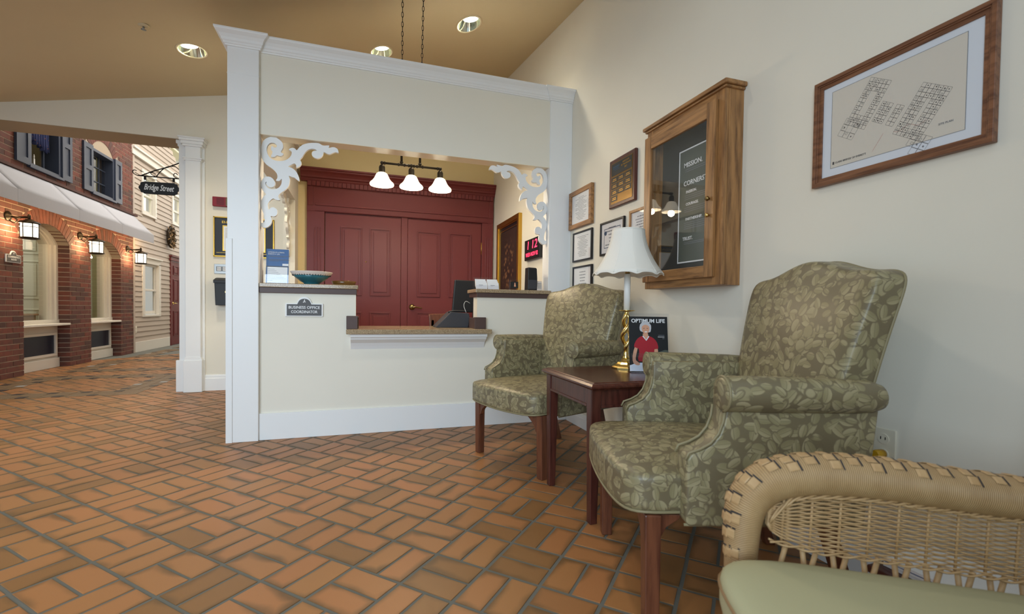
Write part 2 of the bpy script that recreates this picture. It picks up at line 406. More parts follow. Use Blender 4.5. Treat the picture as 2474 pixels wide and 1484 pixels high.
def text(body, size, name, mat, parent, mtx, depth=0.0008, align='CENTER', shear=0.0, offset=0.0, width=None, spacing=1.0):
    cu = bpy.data.curves.new('t', 'FONT'); cu.body = body; cu.size = size; cu.align_x = align; cu.align_y = 'CENTER'
    cu.extrude = depth/2; cu.shear = shear; cu.offset = offset; cu.space_character = spacing; cu.resolution_u = 3
    t = bpy.data.objects.new('t', cu); COL.objects.link(t)
    me = bpy.data.meshes.new_from_object(t.evaluated_get(bpy.context.evaluated_depsgraph_get()))
    bpy.data.objects.remove(t)
    if width and len(me.vertices):
        xs = [v.co.x for v in me.vertices]; k = width/(max(xs)-min(xs))
        for v in me.vertices: v.co.x *= k
    me.materials.clear(); me.materials.append(M[mat]); me.name = name
    o = bpy.data.objects.new(name, me); COL.objects.link(o); o.parent = parent; o.matrix_basis = mtx; return o
def face_mtx(o, right, up):
    r = Vector(right).normalized(); u = Vector(up).normalized(); n = r.cross(u)
    return Matrix(((r.x, u.x, n.x, o[0]), (r.y, u.y, n.y, o[1]), (r.z, u.z, n.z, o[2]), (0, 0, 0, 1)))
def FRONT(x, y, z): return face_mtx((x, y, z), (1, 0, 0), (0, 0, 1))      # faces -Y
def ONRIGHT(x, y, z): return face_mtx((x, y, z), (0, -1, 0), (0, 0, 1))   # on right wall, faces -X
def ONLEFT(x, y, z): return face_mtx((x, y, z), (0, 1, 0), (0, 0, 1))     # on left facade, faces +X
def catmull(P, k=3, closed=True):
    out = []; n = len(P)
    for i in range(n if closed else n-1):
        p0, p1, p2, p3 = (P[(i-1) % n], P[i], P[(i+1) % n], P[(i+2) % n]) if closed else (P[max(i-1, 0)], P[i], P[i+1], P[min(i+2, n-1)])
        for j in range(k):
            t = j/k
            out.append(tuple(0.5*(2*b+(c-a)*t+(2*a-5*b+4*c-d)*t*t+(-a+3*b-3*c+d)*t**3) for a, b, c, d in zip(p0, p1, p2, p3)))
    if not closed: out.append(tuple(P[-1]))
    return out
def lines(rects, name, mat, parent, plane, t):
    """thin printed strips. rects (a0,a1,z0,z1) laid on plane 'R' (x=t, spans y), 'F' (y=t spans x), 'L'"""
    mb = MB()
    for a0, a1, z0, z1 in rects:
        if plane == 'R': mb.box(t-0.0004, t, a0, a1, z0, z1)
        elif plane == 'L': mb.box(t, t+0.0004, a0, a1, z0, z1)
        else: mb.box(a0, a1, t-0.0004, t, z0, z1)
    return mb.obj(name, mat, parent, fixn=False)

# ================================================================== STRUCTURE
XR = 1.615; YK = 3.42; YB = 5.72; YO = 5.55; XF = -3.92
# floor ------------------------------------------------------------
floor = MB().box(-4.35, XR+0.15, -1.2, 16, -0.12, -0.0022).obj('floor', 'grout'); struct(floor)
PIT = 0.2038; A0, B0 = 0.981, 1.364; q2 = sqrt(0.5)
tiles = []
for i in range(-40, 75):
    for j in range(-30, 75):
        a = A0-PIT*(i+0.5); b = B0+PIT*(j+0.5)
        alongB = (i+j) % 2 == 0
        for s in (-1, 1):
            ta, tb = (a+s*PIT/4, b) if alongB else (a, b+s*PIT/4)
            x, y = (tb-ta)*q2, (ta+tb)*q2
            if x < -4.3 or x > XR+0.1 or y < -0.9 or y > 13.5: continue
            ang = pi/4 if alongB else 3*pi/4
            tiles.append((x, y, ang+(random.random()-0.5)*0.006))
hx, hy, bv = 0.0945, 0.0458, 0.0012
TV = [(-hx+bv, -hy+bv, 0), (hx-bv, -hy+bv, 0), (hx-bv, hy-bv, 0), (-hx+bv, hy-bv, 0), (-hx, -hy, -0.0008), (hx, -hy, -0.0008), (hx, hy, -0.0008), (-hx, hy, -0.0008),
      (-hx, -hy, -0.006), (hx, -hy, -0.006), (hx, hy, -0.006), (-hx, hy, -0.006)]
TF = [(0, 1, 2, 3)]+[(4+k, 4+(k+1) % 4, (k+1) % 4, k) for k in range(4)]+[(8+k, 8+(k+1) % 4, 4+(k+1) % 4, 4+k) for k in range(4)]
def tuv(f): return [(TV[i][0], TV[i][1]) for i in f]
proto = MB().add(TV, TF, False, [tuv(f) for f in TF]).obj('floor_tile', 'floor_tile', None, fixn=False).data
bpy.data.objects.remove(bpy.data.objects['floor_tile'])
def vis(x, y):
    px, py, z = proj((x, y, 0))
    if z < 0.15 or not (-40 < px < 2514 and py < 1540): return 0
    if 553 < px < 1400 and y > 3.42 and x > -0.82: return 0
    return 1/(z*z*sqrt(x*x+y*y+0.8))
tiles.sort(key=lambda t: -vis(t[0], t[1]))
for x, y, a in tiles[:300]:
    o = bpy.data.objects.new('floor_tile', proto); COL.objects.link(o); o.parent = floor; o.location = (x, y, 0); o.rotation_euler = (0, 0, a)
vs, fs, uvs, rn = [], [], [], []
for x, y, a in tiles[300:]:
    o = len(vs); c, s_ = cos(a), sin(a); r = random.random()
    vs += [(x+c*v[0]-s_*v[1], y+s_*v[0]+c*v[1], v[2]) for v in TV]
    for f in TF: fs.append([k+o for k in f]); uvs += tuv(f); rn.append(r)
me = bpy.data.meshes.new('floor_tiles'); me.from_pydata(vs, [], fs)
ul = me.uv_layers.new(name='UVMap'); ul.data.foreach_set('uv', [c for u in uvs for c in u])
at = me.attributes.new('rnd', 'FLOAT', 'FACE'); at.data.foreach_set('value', rn)
me.materials.append(M['floor_tile']); o = bpy.data.objects.new('distant_floor_tile', me); COL.objects.link(o); o.parent = floor; stuff(o)
# brown paver bands in the street
mb = MB(); mk = MB(); mw = MB()
def band(x0, x1, y0, y1):
    horiz = (x1-x0) > (y1-y0); L = (x1-x0) if horiz else (y1-y0); wd = 0.27
    n = max(1, round(L/0.2))
    for k in range(n):
        for r in range(3):
            a0, a1 = k/n*L+0.003, (k+1)/n*L-0.003; b0, b1 = r*0.09+0.003, (r+1)*0.09-0.003
            if horiz: mb.box(x0+a0, x0+a1, y0+b0, y0+b1, -0.003, 0.002)
            else: mb.box(x0+b0, x0+b1, y0+a0, y0+a1, -0.003, 0.002)
    for k in range(int(L/0.27)):
        for e in (0, 1):
            p = (k+0.3+0.5*e)*0.27
            if p > L-0.08: continue
            if horiz: mk.box(x0+p, x0+p+0.07, y0+e*0.2, y0+e*0.2+0.07, -0.002, 0.004)
            else: (mw if (k % 2) else mk).box(x0+e*0.2, x0+e*0.2+0.07, y0+p, y0+p+0.07, -0.002, 0.004)
for y0 in (5.47, 7.39, 9.25, 11.1):
    band(-3.68, -2.12, y0, y0+0.27); band(-3.68, -2.12, y0+1.25, y0+1.52)
    band(-3.68, -3.41, y0+0.27, y0+1.25); band(-2.39, -2.12, y0+0.27, y0+1.25)
stuff(mb.obj('brown_paver_band', 'band_brown', floor, fixn=False)); stuff(mk.obj('black_accent_tile', 'band_black', floor, fixn=False)); stuff(mw.obj('grey_accent_tile', 'band_white', floor, fixn=False))

# ceiling with recessed can openings ------------------------------------
def cz(x, y): return ceil_z(x, y)
outer = [Vector((-4.4, 0.6, 0)), Vector((XR+0.12, 0.6, 0)), Vector((XR+0.12, 5.9, 0)), Vector((-4.4, 5.9, 0))]
RC = 0.088; RY = 1.75; polys = [outer]
for x, y in CANS: polys.append([Vector((x+RC*cos(-2*pi*k/24), y+RY*RC*sin(-2*pi*k/24), 0)) for k in range(24)])
flat = [v for p in polys for v in p]
from mathutils.geometry import delaunay_2d_cdt
ed_ = []; k0 = 0
for p in polys:
    ed_ += [(k0+i, k0+(i+1) % len(p)) for i in range(len(p))]; k0 += len(p)
V2, _, F2, *_r = delaunay_2d_cdt([Vector((v.x, v.y)) for v in flat], ed_, [], 0, 1e-6)
tri = []
for f in F2:
    c = sum((V2[i] for i in f), Vector((0, 0)))/len(f)
    if all(sqrt((c.x-q[0])**2+((c.y-q[1])/RY)**2) > RC*0.985 for q in CANS): tri.append(f)
flat = [Vector((v.x, v.y, 0)) for v in V2]
mbc = MB().add([(v.x, v.y, cz(v.x, v.y)) for v in flat], [tuple(t) for t in tri])
ceiling = mbc.obj('ceiling', 'ceiling_tan', None, fixn=False); struct(ceiling)
md = ceiling.modifiers.new('thick', 'SOLIDIFY'); md.thickness = 0.02; md.offset = 0
# make sure the solid goes upward either way; thin enough not to matter

# right wall -----------------------------------------------------------------
rw = MB().prism([(-1.2, -0.1), (5.9, -0.1), (5.9, 4.2), (-1.2, 4.2)], 0, XR, XR+0.15).obj('wall_right', 'wall_cream'); struct(rw)
bs = MB(); bs.prism([(XR, 0), (XR, 0.105), (XR-0.006, 0.105), (XR-0.011, 0.095), (XR-0.013, 0.08), (XR-0.016, 0.075), (XR-0.016, 0)], 1, -1.0, YK-0.02)
struct(bs.obj('baseboard_right', 'trim_white'))
bh_ = box('light_block_behind', 'wall_cream', None, -0.35, XR+0.15, -1.30, -1.18, -0.1, 3.0); struct(bh_)  # added unseen wall, keeps world light off the near right wall
# kiosk back wall
bw = box('wall_back', 'back_yellow', None, -0.70, XR+0.01, YB, YB+0.12, -0.1, 4.2); struct(bw)
# opening wall and beam
ow = MB().prism([(-1.755, -0.1), (-0.70, -0.1), (-0.70, 4.6), (-4.4, 4.6), (-4.4, 2.589), (-1.755, 2.589)], 1, YO, YO+0.34)
ow = ow.obj('wall_street', 'wall_cream'); struct(ow)
sf = box('beam_soffit', 'beam_soffit', ow, -4.3, -1.755, YO+0.005, YO+0.335, 2.584, 2.589)
rbk = box('wall_street_return', 'wall_cream', ow, -0.70, -0.68, YO, YB+0.01, -0.1, 4.2)
# baseboard on the opening wall
bb = MB(); bb.prism([(YO, 0), (YO, 0.165), (YO-0.006, 0.165), (YO-0.011, 0.15), (YO-0.011, 0.135), (YO-0.018, 0.125), (YO-0.02, 0)], 0, -1.545, -0.82)
struct(bb.obj('baseboard_street', 'trim_white'))
# pilaster at the opening
pil = sempty('trim_1', 'white panelled pilaster at the right side of the wide opening, with stepped capital and base')
box('shaft', 'trim_white', pil, -1.70, -1.565, YO-0.075, YO, 0.30, 2.56, 0.004)
box('backing_board', 'trim_white', pil, -1.769, -1.542, YO-0.022, YO+0.002, 0.0, 2.53, 0.003)
box('jamb_board', 'trim_white', pil, -1.771, -1.755, YO-0.01, YO+0.35, 0.0, 2.585, 0.003)
m_ = MB(); m_.box(-1.715, -1.55, YO-0.09, YO, 0, 0.325); m_.prism([(-1.715, 0.325), (-1.55, 0.325), (-1.565, 0.36), (-1.70, 0.36)], 1, YO-0.08, YO)
m_.box(-1.795, -1.545, YO-0.035, YO, 0, 0.325); m_.obj('base', 'trim_white', pil, 0.003)
m_ = MB()
for z0, z1, e in ((2.36, 2.375, 0.012), (2.375, 2.39, 0.02), (2.50, 2.52, 0.018), (2.52, 2.55, 0.030), (2.55, 2.575, 0.042), (2.575, 2.589, 0.05)):
    m_.box(-1.70-e, -1.565+e, YO-0.075-e, YO, z0, z1)
for z0, z1, e in ((2.50, 2.52, 0.018), (2.52, 2.55, 0.032), (2.55, 2.586, 0.05), (2.36, 2.39, 0.02)):
    m_.box(-1.769-e*0.8, -1.755, YO+0.02, YO+0.33, z0, z1)
m_.obj('capital', 'trim_white', pil, 0.003)

# ================================================================== BOOTH
PX0, PX1, RX0 = -0.821, -0.640, 1.424
booth = thing('reception_booth', 'cream reception booth with white corner posts, crown moulding and stepped counter opening', 'booth')
booth['_w'] = 1
box('corner_post', 'trim_white', booth, PX0, PX1, YK-0.03, YK+0.13, 0, 2.60, 0.003)
box('corner_post', 'trim_white', booth, RX0, XR, YK-0.012, YK+0.12, 0, 2.60, 0.003)
box('post_strip', 'trim_white', booth, PX0-0.008, PX0+0.03, YK-0.036, YK+0.10, 0, 1.33, 0.002)
box('post_joint', 'trim_white', booth, PX0-0.002, PX1+0.002, YK-0.0315, YK+0.12, 2.385, 2.388)
hd = box('header_panel', 'booth_cream', booth, PX1-0.01, RX0+0.01, YK, YK+0.12, 2.032, 2.60)
box('soffit_board', 'soffit_gloss', booth, PX1, RX0, YK+0.0005, YK+0.1195, 2.029, 2.032)
fw = MB(); fw.prism([(PX1-0.01, 0), (RX0+0.01, 0), (RX0+0.01, 0.985), (0.845, 0.985), (0.845, 0.712), (-0.033, 0.712), (-0.033, 0.985), (PX1-0.01, 0.985)], 1, YK, YK+0.12)
fw.obj('front_panel', 'booth_cream', booth)
box('baseboard', 'trim_white', booth, PX1-0.003, RX0+0.003, YK-0.014, YK+0.01, 0, 0.178, 0.002)
box('side_header', 'booth_cream', booth, -0.79, -0.675, YK+0.12, YO-0.001, 2.032, 2.60)
box('side_panel', 'booth_cream', booth, -0.79, -0.675, YK+0.12, YO-0.001, 0, 0.985)
box('rear_post', 'booth_cream', booth, -0.79, -0.675, YO-0.13, YO-0.001, 0.985, 2.032)
# crown moulding: profile (out, z) swept round the plan outline
prof = [(0.0, 2.555), (0.010, 2.555), (0.012, 2.563), (0.018, 2.567), (0.020, 2.577), (0.026, 2.583), (0.029, 2.597), (0.040, 2.614), (0.056, 2.627), (0.060, 2.631), (0.062, 2.636), (0.062, 2.645), (0.0, 2.645)]
def crown(path, name):
    """path: plan points, outward is to the right of travel"""
    P = [Vector(p) for p in path]; n = len(P); mb_ = MB(); rows = []
    for i in range(n):
        t0 = (P[i]-P[i-1]).normalized() if i > 0 else (P[1]-P[0]).normalized(); t1 = (P[i+1]-P[i]).normalized() if i < n-1 else t0
        n0 = Vector((t0.y, -t0.x)); n1 = Vector((t1.y, -t1.x)); b = (n0+n1); b = b/ b.length; k = 1/max(0.3, b.dot(n0))
        rows.append([(P[i].x+b.x*k*o_, P[i].y+b.y*k*o_, z) for o_, z in prof])
    m = len(prof); vs = [v for r in rows for v in r]
    fs = [(i*m+k, i*m+(k+1) % m, (i+1)*m+(k+1) % m, (i+1)*m+k) for i in range(n-1) for k in range(m)]
    fs += [tuple(range(m)), tuple((n-1)*m+k for k in range(m))]
    return mb_.add(vs, fs).obj(name, 'trim_white', booth)
crown([(PX0, YO-0.02), (PX0, YK-0.03), (PX1, YK-0.03), (PX1, YK+0.0), (RX0, YK+0.0), (RX0, YK-0.012), (XR-0.002, YK-0.012)], 'crown_moulding')
mb_ = MB(); mb_.box(PX0, PX1, YK-0.03, YO-0.02, 2.60, 2.6445); mb_.box(PX1, XR-0.002, YK+0.0, YK+0.12, 2.60, 2.6445); mb_.obj('top_cap', 'trim_white', booth)
# fretwork scroll brackets
cA = [(140,560),(130,480),(140,360),(170,260),(230,180),(320,125),(430,105),(540,125),(640,190),(700,250),(730,330),(725,410),(670,500),(690,540),(740,560),(720,600),(660,630),(560,605),(500,650),(400,645),(420,590),(445,510),(400,450),(400,400),(430,345),(460,380),(510,400),(560,370),(555,330),(500,280),(420,265),(340,300),(290,390),(285,470),(310,570),(370,660),(450,720),(560,755),(680,760),(800,735),(900,670),(950,600),(965,530),(940,480),(885,455),(930,415),(1000,405),(1060,430),(1100,470),(1160,400),(1260,320),(1400,280),(1550,270),(1700,280),(1780,330),(1850,345),(1980,340),(1960,410),(2060,385),(2150,400),(2210,450),(2230,540),(2150,520),(2080,540),(1980,580),(1900,550),(1830,515),(1815,580),(1770,650),(1690,690),(1620,685),(1540,640),(1505,580),(1520,510),(1580,485),(1650,480),(1590,440),(1510,430),(1420,450),(1340,510),(1290,580),(1240,660),(1180,720),(1215,770),(1220,830),(1190,890),(1090,945),(1085,880),(1050,830),(990,840),(910,885),(865,915),(960,945),(1060,1020),(1130,1130),(1165,1250),(1155,1300),(1090,1250),(1040,1210),(960,1190),(885,1160),(905,1230)]
cB = [(925,30),(915,120),(880,220),(800,310),(700,380),(630,440),(610,510),(655,575),(620,595),(540,580),(470,545),(400,590),(340,660),(320,740),(345,855),(400,800),(480,790),(550,830),(585,900),(575,980),(530,1030),(470,1040),(400,1030),(425,1120),(420,1200),(380,1280),(300,1340),(220,1350),(140,1310),(130,1215),(190,1220),(225,1180),(230,1090),(210,980),(170,880),(135,760),(130,640),(170,540),(225,470),(275,430),(200,350),(150,270),(130,180),(140,90)]
cC = [(180,1240),(240,1195),(310,1180),(400,1200),(470,1260),(510,1330)]
cD = [(520,90),(520,160),(480,220),(410,240),(340,220),(280,160),(275,110),(295,85),(262,95),(255,150),(290,220),(350,270),(430,290),(540,285),(630,240),(690,150),(705,60)]
cE = [(690,1240),(640,1290),(590,1300),(535,1285),(570,1230),(575,1150),(540,1070),(470,990),(380,920),(300,870),(220,790),(160,690)]
pA = lambda L: [(620+x/11.245, 320+y/11.245) for x, y in L]; pB = lambda L: [(620+x/11.417, 430+y/11.417) for x, y in L]
pix = pA(cA)+pB(cB)+pA(cC)+pB(cD)+pA(cE)
def unproj_y(px, py, Y):
    d = F+RV*((px-PCX)/FPX)+DV*((py-PCY)/FPX); t = Y/d.y; return (d.x*t, H+d.z*t)
YBR = YK+0.045
br = [unproj_y(x, y, YBR) for x, y in pix]
x_min = min(p[0] for p in br); z_max = max(p[1] for p in br)
br = [(p[0]-x_min, p[1]-z_max) for p in br]     # bracket in its own frame: wall edge x=0, top z=0
br = catmull(br, 2)
def bracket(fn, axis, a, b, mat):
    m = MB(); m.prism([fn(p) for p in br], axis, a, b); return m.obj('scroll_bracket', mat, booth, 0.0015, 1)
bracket(lambda p: (PX1+0.001+p[0], 2.031+p[1]), 1, YBR-0.012, YBR+0.012, 'trim_white')
bracket(lambda p: (RX0-0.001-p[0], 2.031+p[1]), 1, YBR-0.012, YBR+0.012, 'trim_white')
bracket(lambda p: (YO-0.131-p[0], 2.031+p[1]), 0, -0.745, -0.72, 'booth_cream')
# plaque on the front
m_ = MB(); pl = [(-0.118, -0.067), (0.118, -0.067), (0.118, 0.022), (0.048, 0.022)]+[(0.042*cos(a)*1.0, 0.030+0.037*sin(a)) for a in [pi*k/12 for k in range(1, 12)]]+[(-0.048, 0.022), (-0.118, 0.022)]
def plaque(name, label, cx, cz, mtxf, mats, lines_, scale=1.0, rnd=None):
    t = thing(name, label, 'sign', mtxf(cx, cz).to_translation()); t.matrix_world = mtxf(cx, cz)
    a = MB(); a.prism([(x*scale, z*scale) for x, z in pl], 2, 0.0, 0.012); a.obj('sign_border', mats[0], t, 0.003)
    inner = [(x*scale*0.92, (z-(-0.022))*scale*0.86-0.022*scale) for x, z in pl]; a = MB(); a.prism(inner, 2, 0.012, 0.0135); a.obj('sign_face', mats[1], t)
    for body, sz, y, w in lines_: text(body, sz, 'lettering', 'letter_white', t, Matrix.Translation((0, y, 0.0142)), width=w, offset=0.0004)
    e = MB()
    for ex, ey, an in ((-0.004, 0.032, 0.6), (0.004, 0.034, 2.2), (0.001, 0.044, 1.0)):
        ps = [(ex*scale+scale*(0.006*cos(u)*cos(an)-0.003*sin(u)*sin(an)), ey*scale+scale*(0.006*cos(u)*sin(an)+0.003*sin(u)*cos(an))) for u in [2*pi*k/10 for k in range(10)]]
        e.prism(ps, 2, 0.0135, 0.0145)
    e.obj('leaf_emblem', 'letter_white', t); return t
plaque('office_sign', 'grey plaque with white border reading BUSINESS OFFICE COORDINATOR on the booth front', -0.365, 0.895, lambda x, z: FRONT(x, YK-0.0008, z), ('trim_white', 'sign_grey'),
       [('BUSINESS OFFICE', 0.026, -0.006, 0.195), ('COORDINATOR', 0.026, -0.036, 0.165)])

# countertops and shelf ----------------------------------------------------------
def ctop(name, label, x0, x1, y0, y1, z0, z1, band=None):
    t = thing(name, label, 'countertop'); t['_w'] = 1
    box('slab', 'granite', t, x0, x1, y0, y1, z0, z1, 0.004)
    if band: box('edge_band', 'brown_laminate', t, *band, 0.002)
    return t
ctop('granite_countertop', 'speckled tan granite counter on the left wall of the booth, holding the teal bowl', -0.638, -0.018, YK-0.03, YK+0.30, 1.022, 1.05, (-0.638, -0.028, YK-0.018, YK+0.28, 0.985, 1.022))
ctop('granite_countertop', 'speckled tan granite counter on the right wall of the booth, holding the business cards', 0.826, 1.443, YK-0.035, YK+0.26, 1.020, 1.048, (0.838, 1.440, YK-0.02, YK+0.24, 0.985, 1.020))
box('low_counter_top', 'granite', booth, -0.788, -0.64, YK+0.14, YO-0.15, 0.985, 1.01)
t = thing('counter_shelf', 'low granite transaction shelf between the two raised counters', 'shelf'); t['_w'] = 1
m_ = MB(); m_.box(-0.094, 0.93, YK-0.13, YK+0.0, 0.712, 0.745); m_.box(-0.032, 0.844, YK, YK+0.50, 0.712, 0.745); m_.obj('slab', 'granite', t, 0.004)
m_ = MB(); m_.prism([(YK, 0.60), (YK-0.012, 0.62), (YK-0.03, 0.645), (YK-0.075, 0.672), (YK-0.082, 0.685), (YK-0.10, 0.69), (YK-0.105, 0.712), (YK, 0.712)], 0, -0.066, 0.902); m_.obj('cove_apron', 'trim_white', t)
box('end_block', 'brown_laminate', t, -0.094, -0.020, YK-0.07, YK+0.0, 0.745, 0.835, 0.002); box('end_block', 'brown_laminate', t, 0.818, 0.905, YK-0.045, YK+0.0, 0.745, 0.832, 0.002)
box('end_block', 'brown_laminate', t, -0.031, -0.014, YK, YK+0.35, 0.745, 0.825, 0.002); box('end_block', 'brown_laminate', t, 0.818, 0.843, YK, YK+0.35, 0.745, 0.825, 0.002)
# desk run behind the booth (carries monitor etc.)
t = thing('reception_desk', 'brown desk inside the booth behind the raised counters', 'desk'); t['_w'] = 1
box('desk_top', 'brown_laminate', t, 0.95, 1.60, YK+0.52, YK+1.15, 0.70, 0.735, 0.003)
box('desk_panel', 'brown_laminate', t, 0.93, 0.96, YK+0.55, YK+1.12, 0.0, 0.70); box('desk_panel', 'brown_laminate', t, 1.56, 1.59, YK+0.55, YK+1.12, 0.0, 0.70)

# ================================================================== BURGUNDY DOORS
sur = sempty('trim_2', 'burgundy door surround with crown and dentil moulding')
yf = YB-0.045
box('pilaster', 'burgundy', sur, -0.586, -0.40, yf, YB, 0, 1.98, 0.003); box('pilaster', 'burgundy', sur, 1.455, 1.60, yf, YB, 0, 1.98, 0.003)
box('centre_mullion', 'burgundy', sur, 0.458, 0.533, yf+0.01, YB, 0, 1.98, 0.003)
for x0 in (-0.51, 1.50):
    for k in range(3): box('flute', 'burgundy', sur, x0+k*0.03, x0+k*0.03+0.012, yf-0.006, yf+0.002, 0.25, 1.80, 0.003)
box('frieze', 'burgundy', sur, -0.586, 1.60, yf, YB, 1.98, 2.36, 0.002)
for a in ((-0.50, 1.53, yf-0.008, yf, 1.985, 2.0), (-0.50, 1.53, yf-0.010, yf, 2.048, 2.07), (-0.575, -0.52, yf-0.008, yf, 2.045, 2.26), (1.55, 1.60, yf-0.008, yf, 2.045, 2.26)):
    box('frieze_bead', 'burgundy', sur, *a, 0.003)
for k in range(47):
    x = -0.58+k*0.0464; box('dentil', 'burgundy', sur, x, x+0.0425, yf-0.022, yf, 2.262, 2.315, 0.002)
m_ = MB(); pr = [(YB, 2.315), (yf-0.012, 2.315), (yf-0.02, 2.33), (yf-0.025, 2.345), (yf-0.04, 2.352), (yf-0.045, 2.37), (yf-0.06, 2.395), (yf-0.075, 2.41), (yf-0.08, 2.415), (yf-0.08, 2.43), (yf-0.09, 2.435), (yf-0.09, 2.452), (YB, 2.452)]
m_.prism(pr, 0, -0.65, 1.612); m_.obj('crown', 'burgundy', sur)
def panel_door(name, x0, x1, z1, Y, mat, panels, label):
    d = sempty(name, label); box('slab', mat, d, x0, x1, Y, Y+0.04, 0.005, z1, 0.002)
    for a0, a1, b0, b1 in panels:
        # recessed look: raised rim beads and a raised field, each panel a part
        m = MB(); g = 0.014
        for q in ((a0, a1, b1-g, b1), (a0, a1, b0, b0+g), (a0, a0+g, b0+g, b1-g), (a1-g, a1, b0+g, b1-g)):
            m.box(q[0], q[1], Y-0.012, Y+0.001, q[2], q[3])
        m.box(a0+0.04, a1-0.04, Y-0.010, Y+0.001, b0+0.045, b1-0.045)
        m.obj('door_panel', mat, d, 0.003)
    return d
D1 = panel_door('door_1', -0.395, 0.455, 1.965, YB-0.028, 'burgundy', [(-0.225, 0.01, 1.03, 1.83), (0.10, 0.335, 1.03, 1.83), (-0.225, 0.01, 0.2, 0.84), (0.10, 0.335, 0.2, 0.84)], 'left burgundy panelled door')
D2 = panel_door('door_2', 0.536, 1.450, 1.965, YB-0.028, 'burgundy', [(0.65, 0.93, 1.03, 1.83), (1.04, 1.32, 1.03, 1.83), (0.65, 0.93, 0.2, 0.84), (1.04, 1.32, 0.2, 0.84)], 'right burgundy panelled door with brass lever')
box('door_head_strip', 'burgundy', sur, -0.40, 1.455, YB-0.004, YB-0.001, 1.965, 1.985)  # burgundy strip filling the gap above both doors
m_ = MB(); m_.lathe([(0.001, -0.02), (0.026, -0.02), (0.033, -0.008), (0.036, 0.0)], (0.592, YB-0.03, 0.905), 24, 1); m_.lathe([(0.010, -0.05), (0.010, -0.01)], (0.592, YB-0.03, 0.905), 12, 1)
m_.tube(catmull([(0.592, YB-0.08, 0.905), (0.63, YB-0.085, 0.905), (0.67, YB-0.08, 0.899), (0.705, YB-0.08, 0.893)], 4, False), [0.011]*4+[0.009]*4+[0.0075]*5, 10)
m_.obj('lever_handle', 'old_brass', D2)
for z in (1.66, 0.35): m_ = MB(); m_.lathe([(0.007, -0.075), (0.007, 0.075)], (1.452, YB-0.036, z), 10, 2); m_.obj('hinge', 'gold_frame', D2)
m_ = MB(); m_.lathe([(0.001, -0.006), (0.007, -0.004), (0.008, 0)], (0.055, YB-0.031, 1.43), 12, 1); m_.obj('peephole', 'brass', D1)

# hanging three-lamp pendant ------------------------------------------------------
pen = thing('pendant_light', 'bronze bar pendant with three glowing bell glass shades hanging inside the booth', 'lamp'); pen['_w'] = 1
PY = 3.78; xs = (0.152, 0.380, 0.611); zb = 2.035
def pz_(x): return zb
m_ = MB(); m_.tube([(xs[0], PY, zb), (xs[2], PY, zb)], 0.0085, 10)
for x in (xs[0]+0.02, 0.28, 0.325, xs[1]-0.02, xs[1]+0.02, 0.425, 0.468, xs[2]-0.02): m_.lathe([(0.012, -0.006), (0.013, 0), (0.012, 0.006)], (x, PY, zb), 12, 0)
for x in xs: m_.lathe([(0.001, -0.014), (0.01, -0.01), (0.014, 0), (0.01, 0.01), (0.001, 0.014)], (x, PY, zb), 14)
m_.obj('bar', 'bronze', pen)
for x in (0.302, 0.447):
    m_ = MB(); m_.tube([(x, PY, zb), (x, PY, zb+0.32)], 0.0095, 10); m_.lathe([(0.013, -0.006), (0.013, 0.006)], (x, PY, zb+0.02), 12); m_.obj('rod', 'bronze', pen)
    p0 = Vector((x, PY, zb+0.32)); xe = 0.258 if x < 0.4 else 0.398; p1 = Vector((xe-0.002, 3.23, cz(xe, 3.23)-0.012))
    cd = (p1-p0).normalized(); cL = (p1-p0).length; side_ = Vector((1, 0, 0)); nr_ = cd.cross(side_).normalized(); z = 0.0; k = 0
    while z < cL-0.02:
        P = []; h, w = 0.017, 0.0065
        for q in range(12):
            a = 2*pi*q/12; u, v = w*cos(a), h*sin(a); P.append(p0+cd*(z+h+v)+(side_ if k % 2 else nr_)*u)
        MB().tube(P, 0.0022, 5, closed=True).obj('chain_link', 'iron_black', pen); z += 0.029; k += 1
    MB().lathe([(0.02, -0.012), (0.022, 0), (0.01, 0.004)], (p1.x, p1.y, p1.z+0.006), 14).obj('ceiling_hook', 'iron_black', pen)
for x in xs:
    MB().lathe([(0.006, zb-0.012), (0.018, zb-0.022), (0.0235, zb-0.035), (0.0235, zb-0.07), (0.030, zb-0.078), (0.032, zb-0.086)], (x, PY, 0), 20).obj('socket_cup', 'bronze', pen)
    prf = [(0.028, -0.080), (0.039, -0.088), (0.047, -0.104), (0.056, -0.124), (0.070, -0.144), (0.086, -0.158), (0.091, -0.168), (0.088, -0.176)]
    sh = MB().lathe([(r, zb+h) for r, h in prf], (x, PY, 0), 32, cap=False).obj('bell_shade', 'bell_glass', pen, fixn=False)
    md = sh.modifiers.new('s', 'SOLIDIFY'); md.thickness = 0.003
    MB().lathe([(0.001, zb-0.158), (0.016, zb-0.150), (0.022, zb-0.135), (0.016, zb-0.110), (0.012, zb-0.085)], (x, PY, 0), 16).obj('bulb', 'lamp_glow', sh)
    point('pendant_bulb', (x, PY, zb-0.19), 7.0, WARM, 0.03)
    point('pendant_glow', (x, PY, zb-0.05), 6.0, WARM, 0.02)

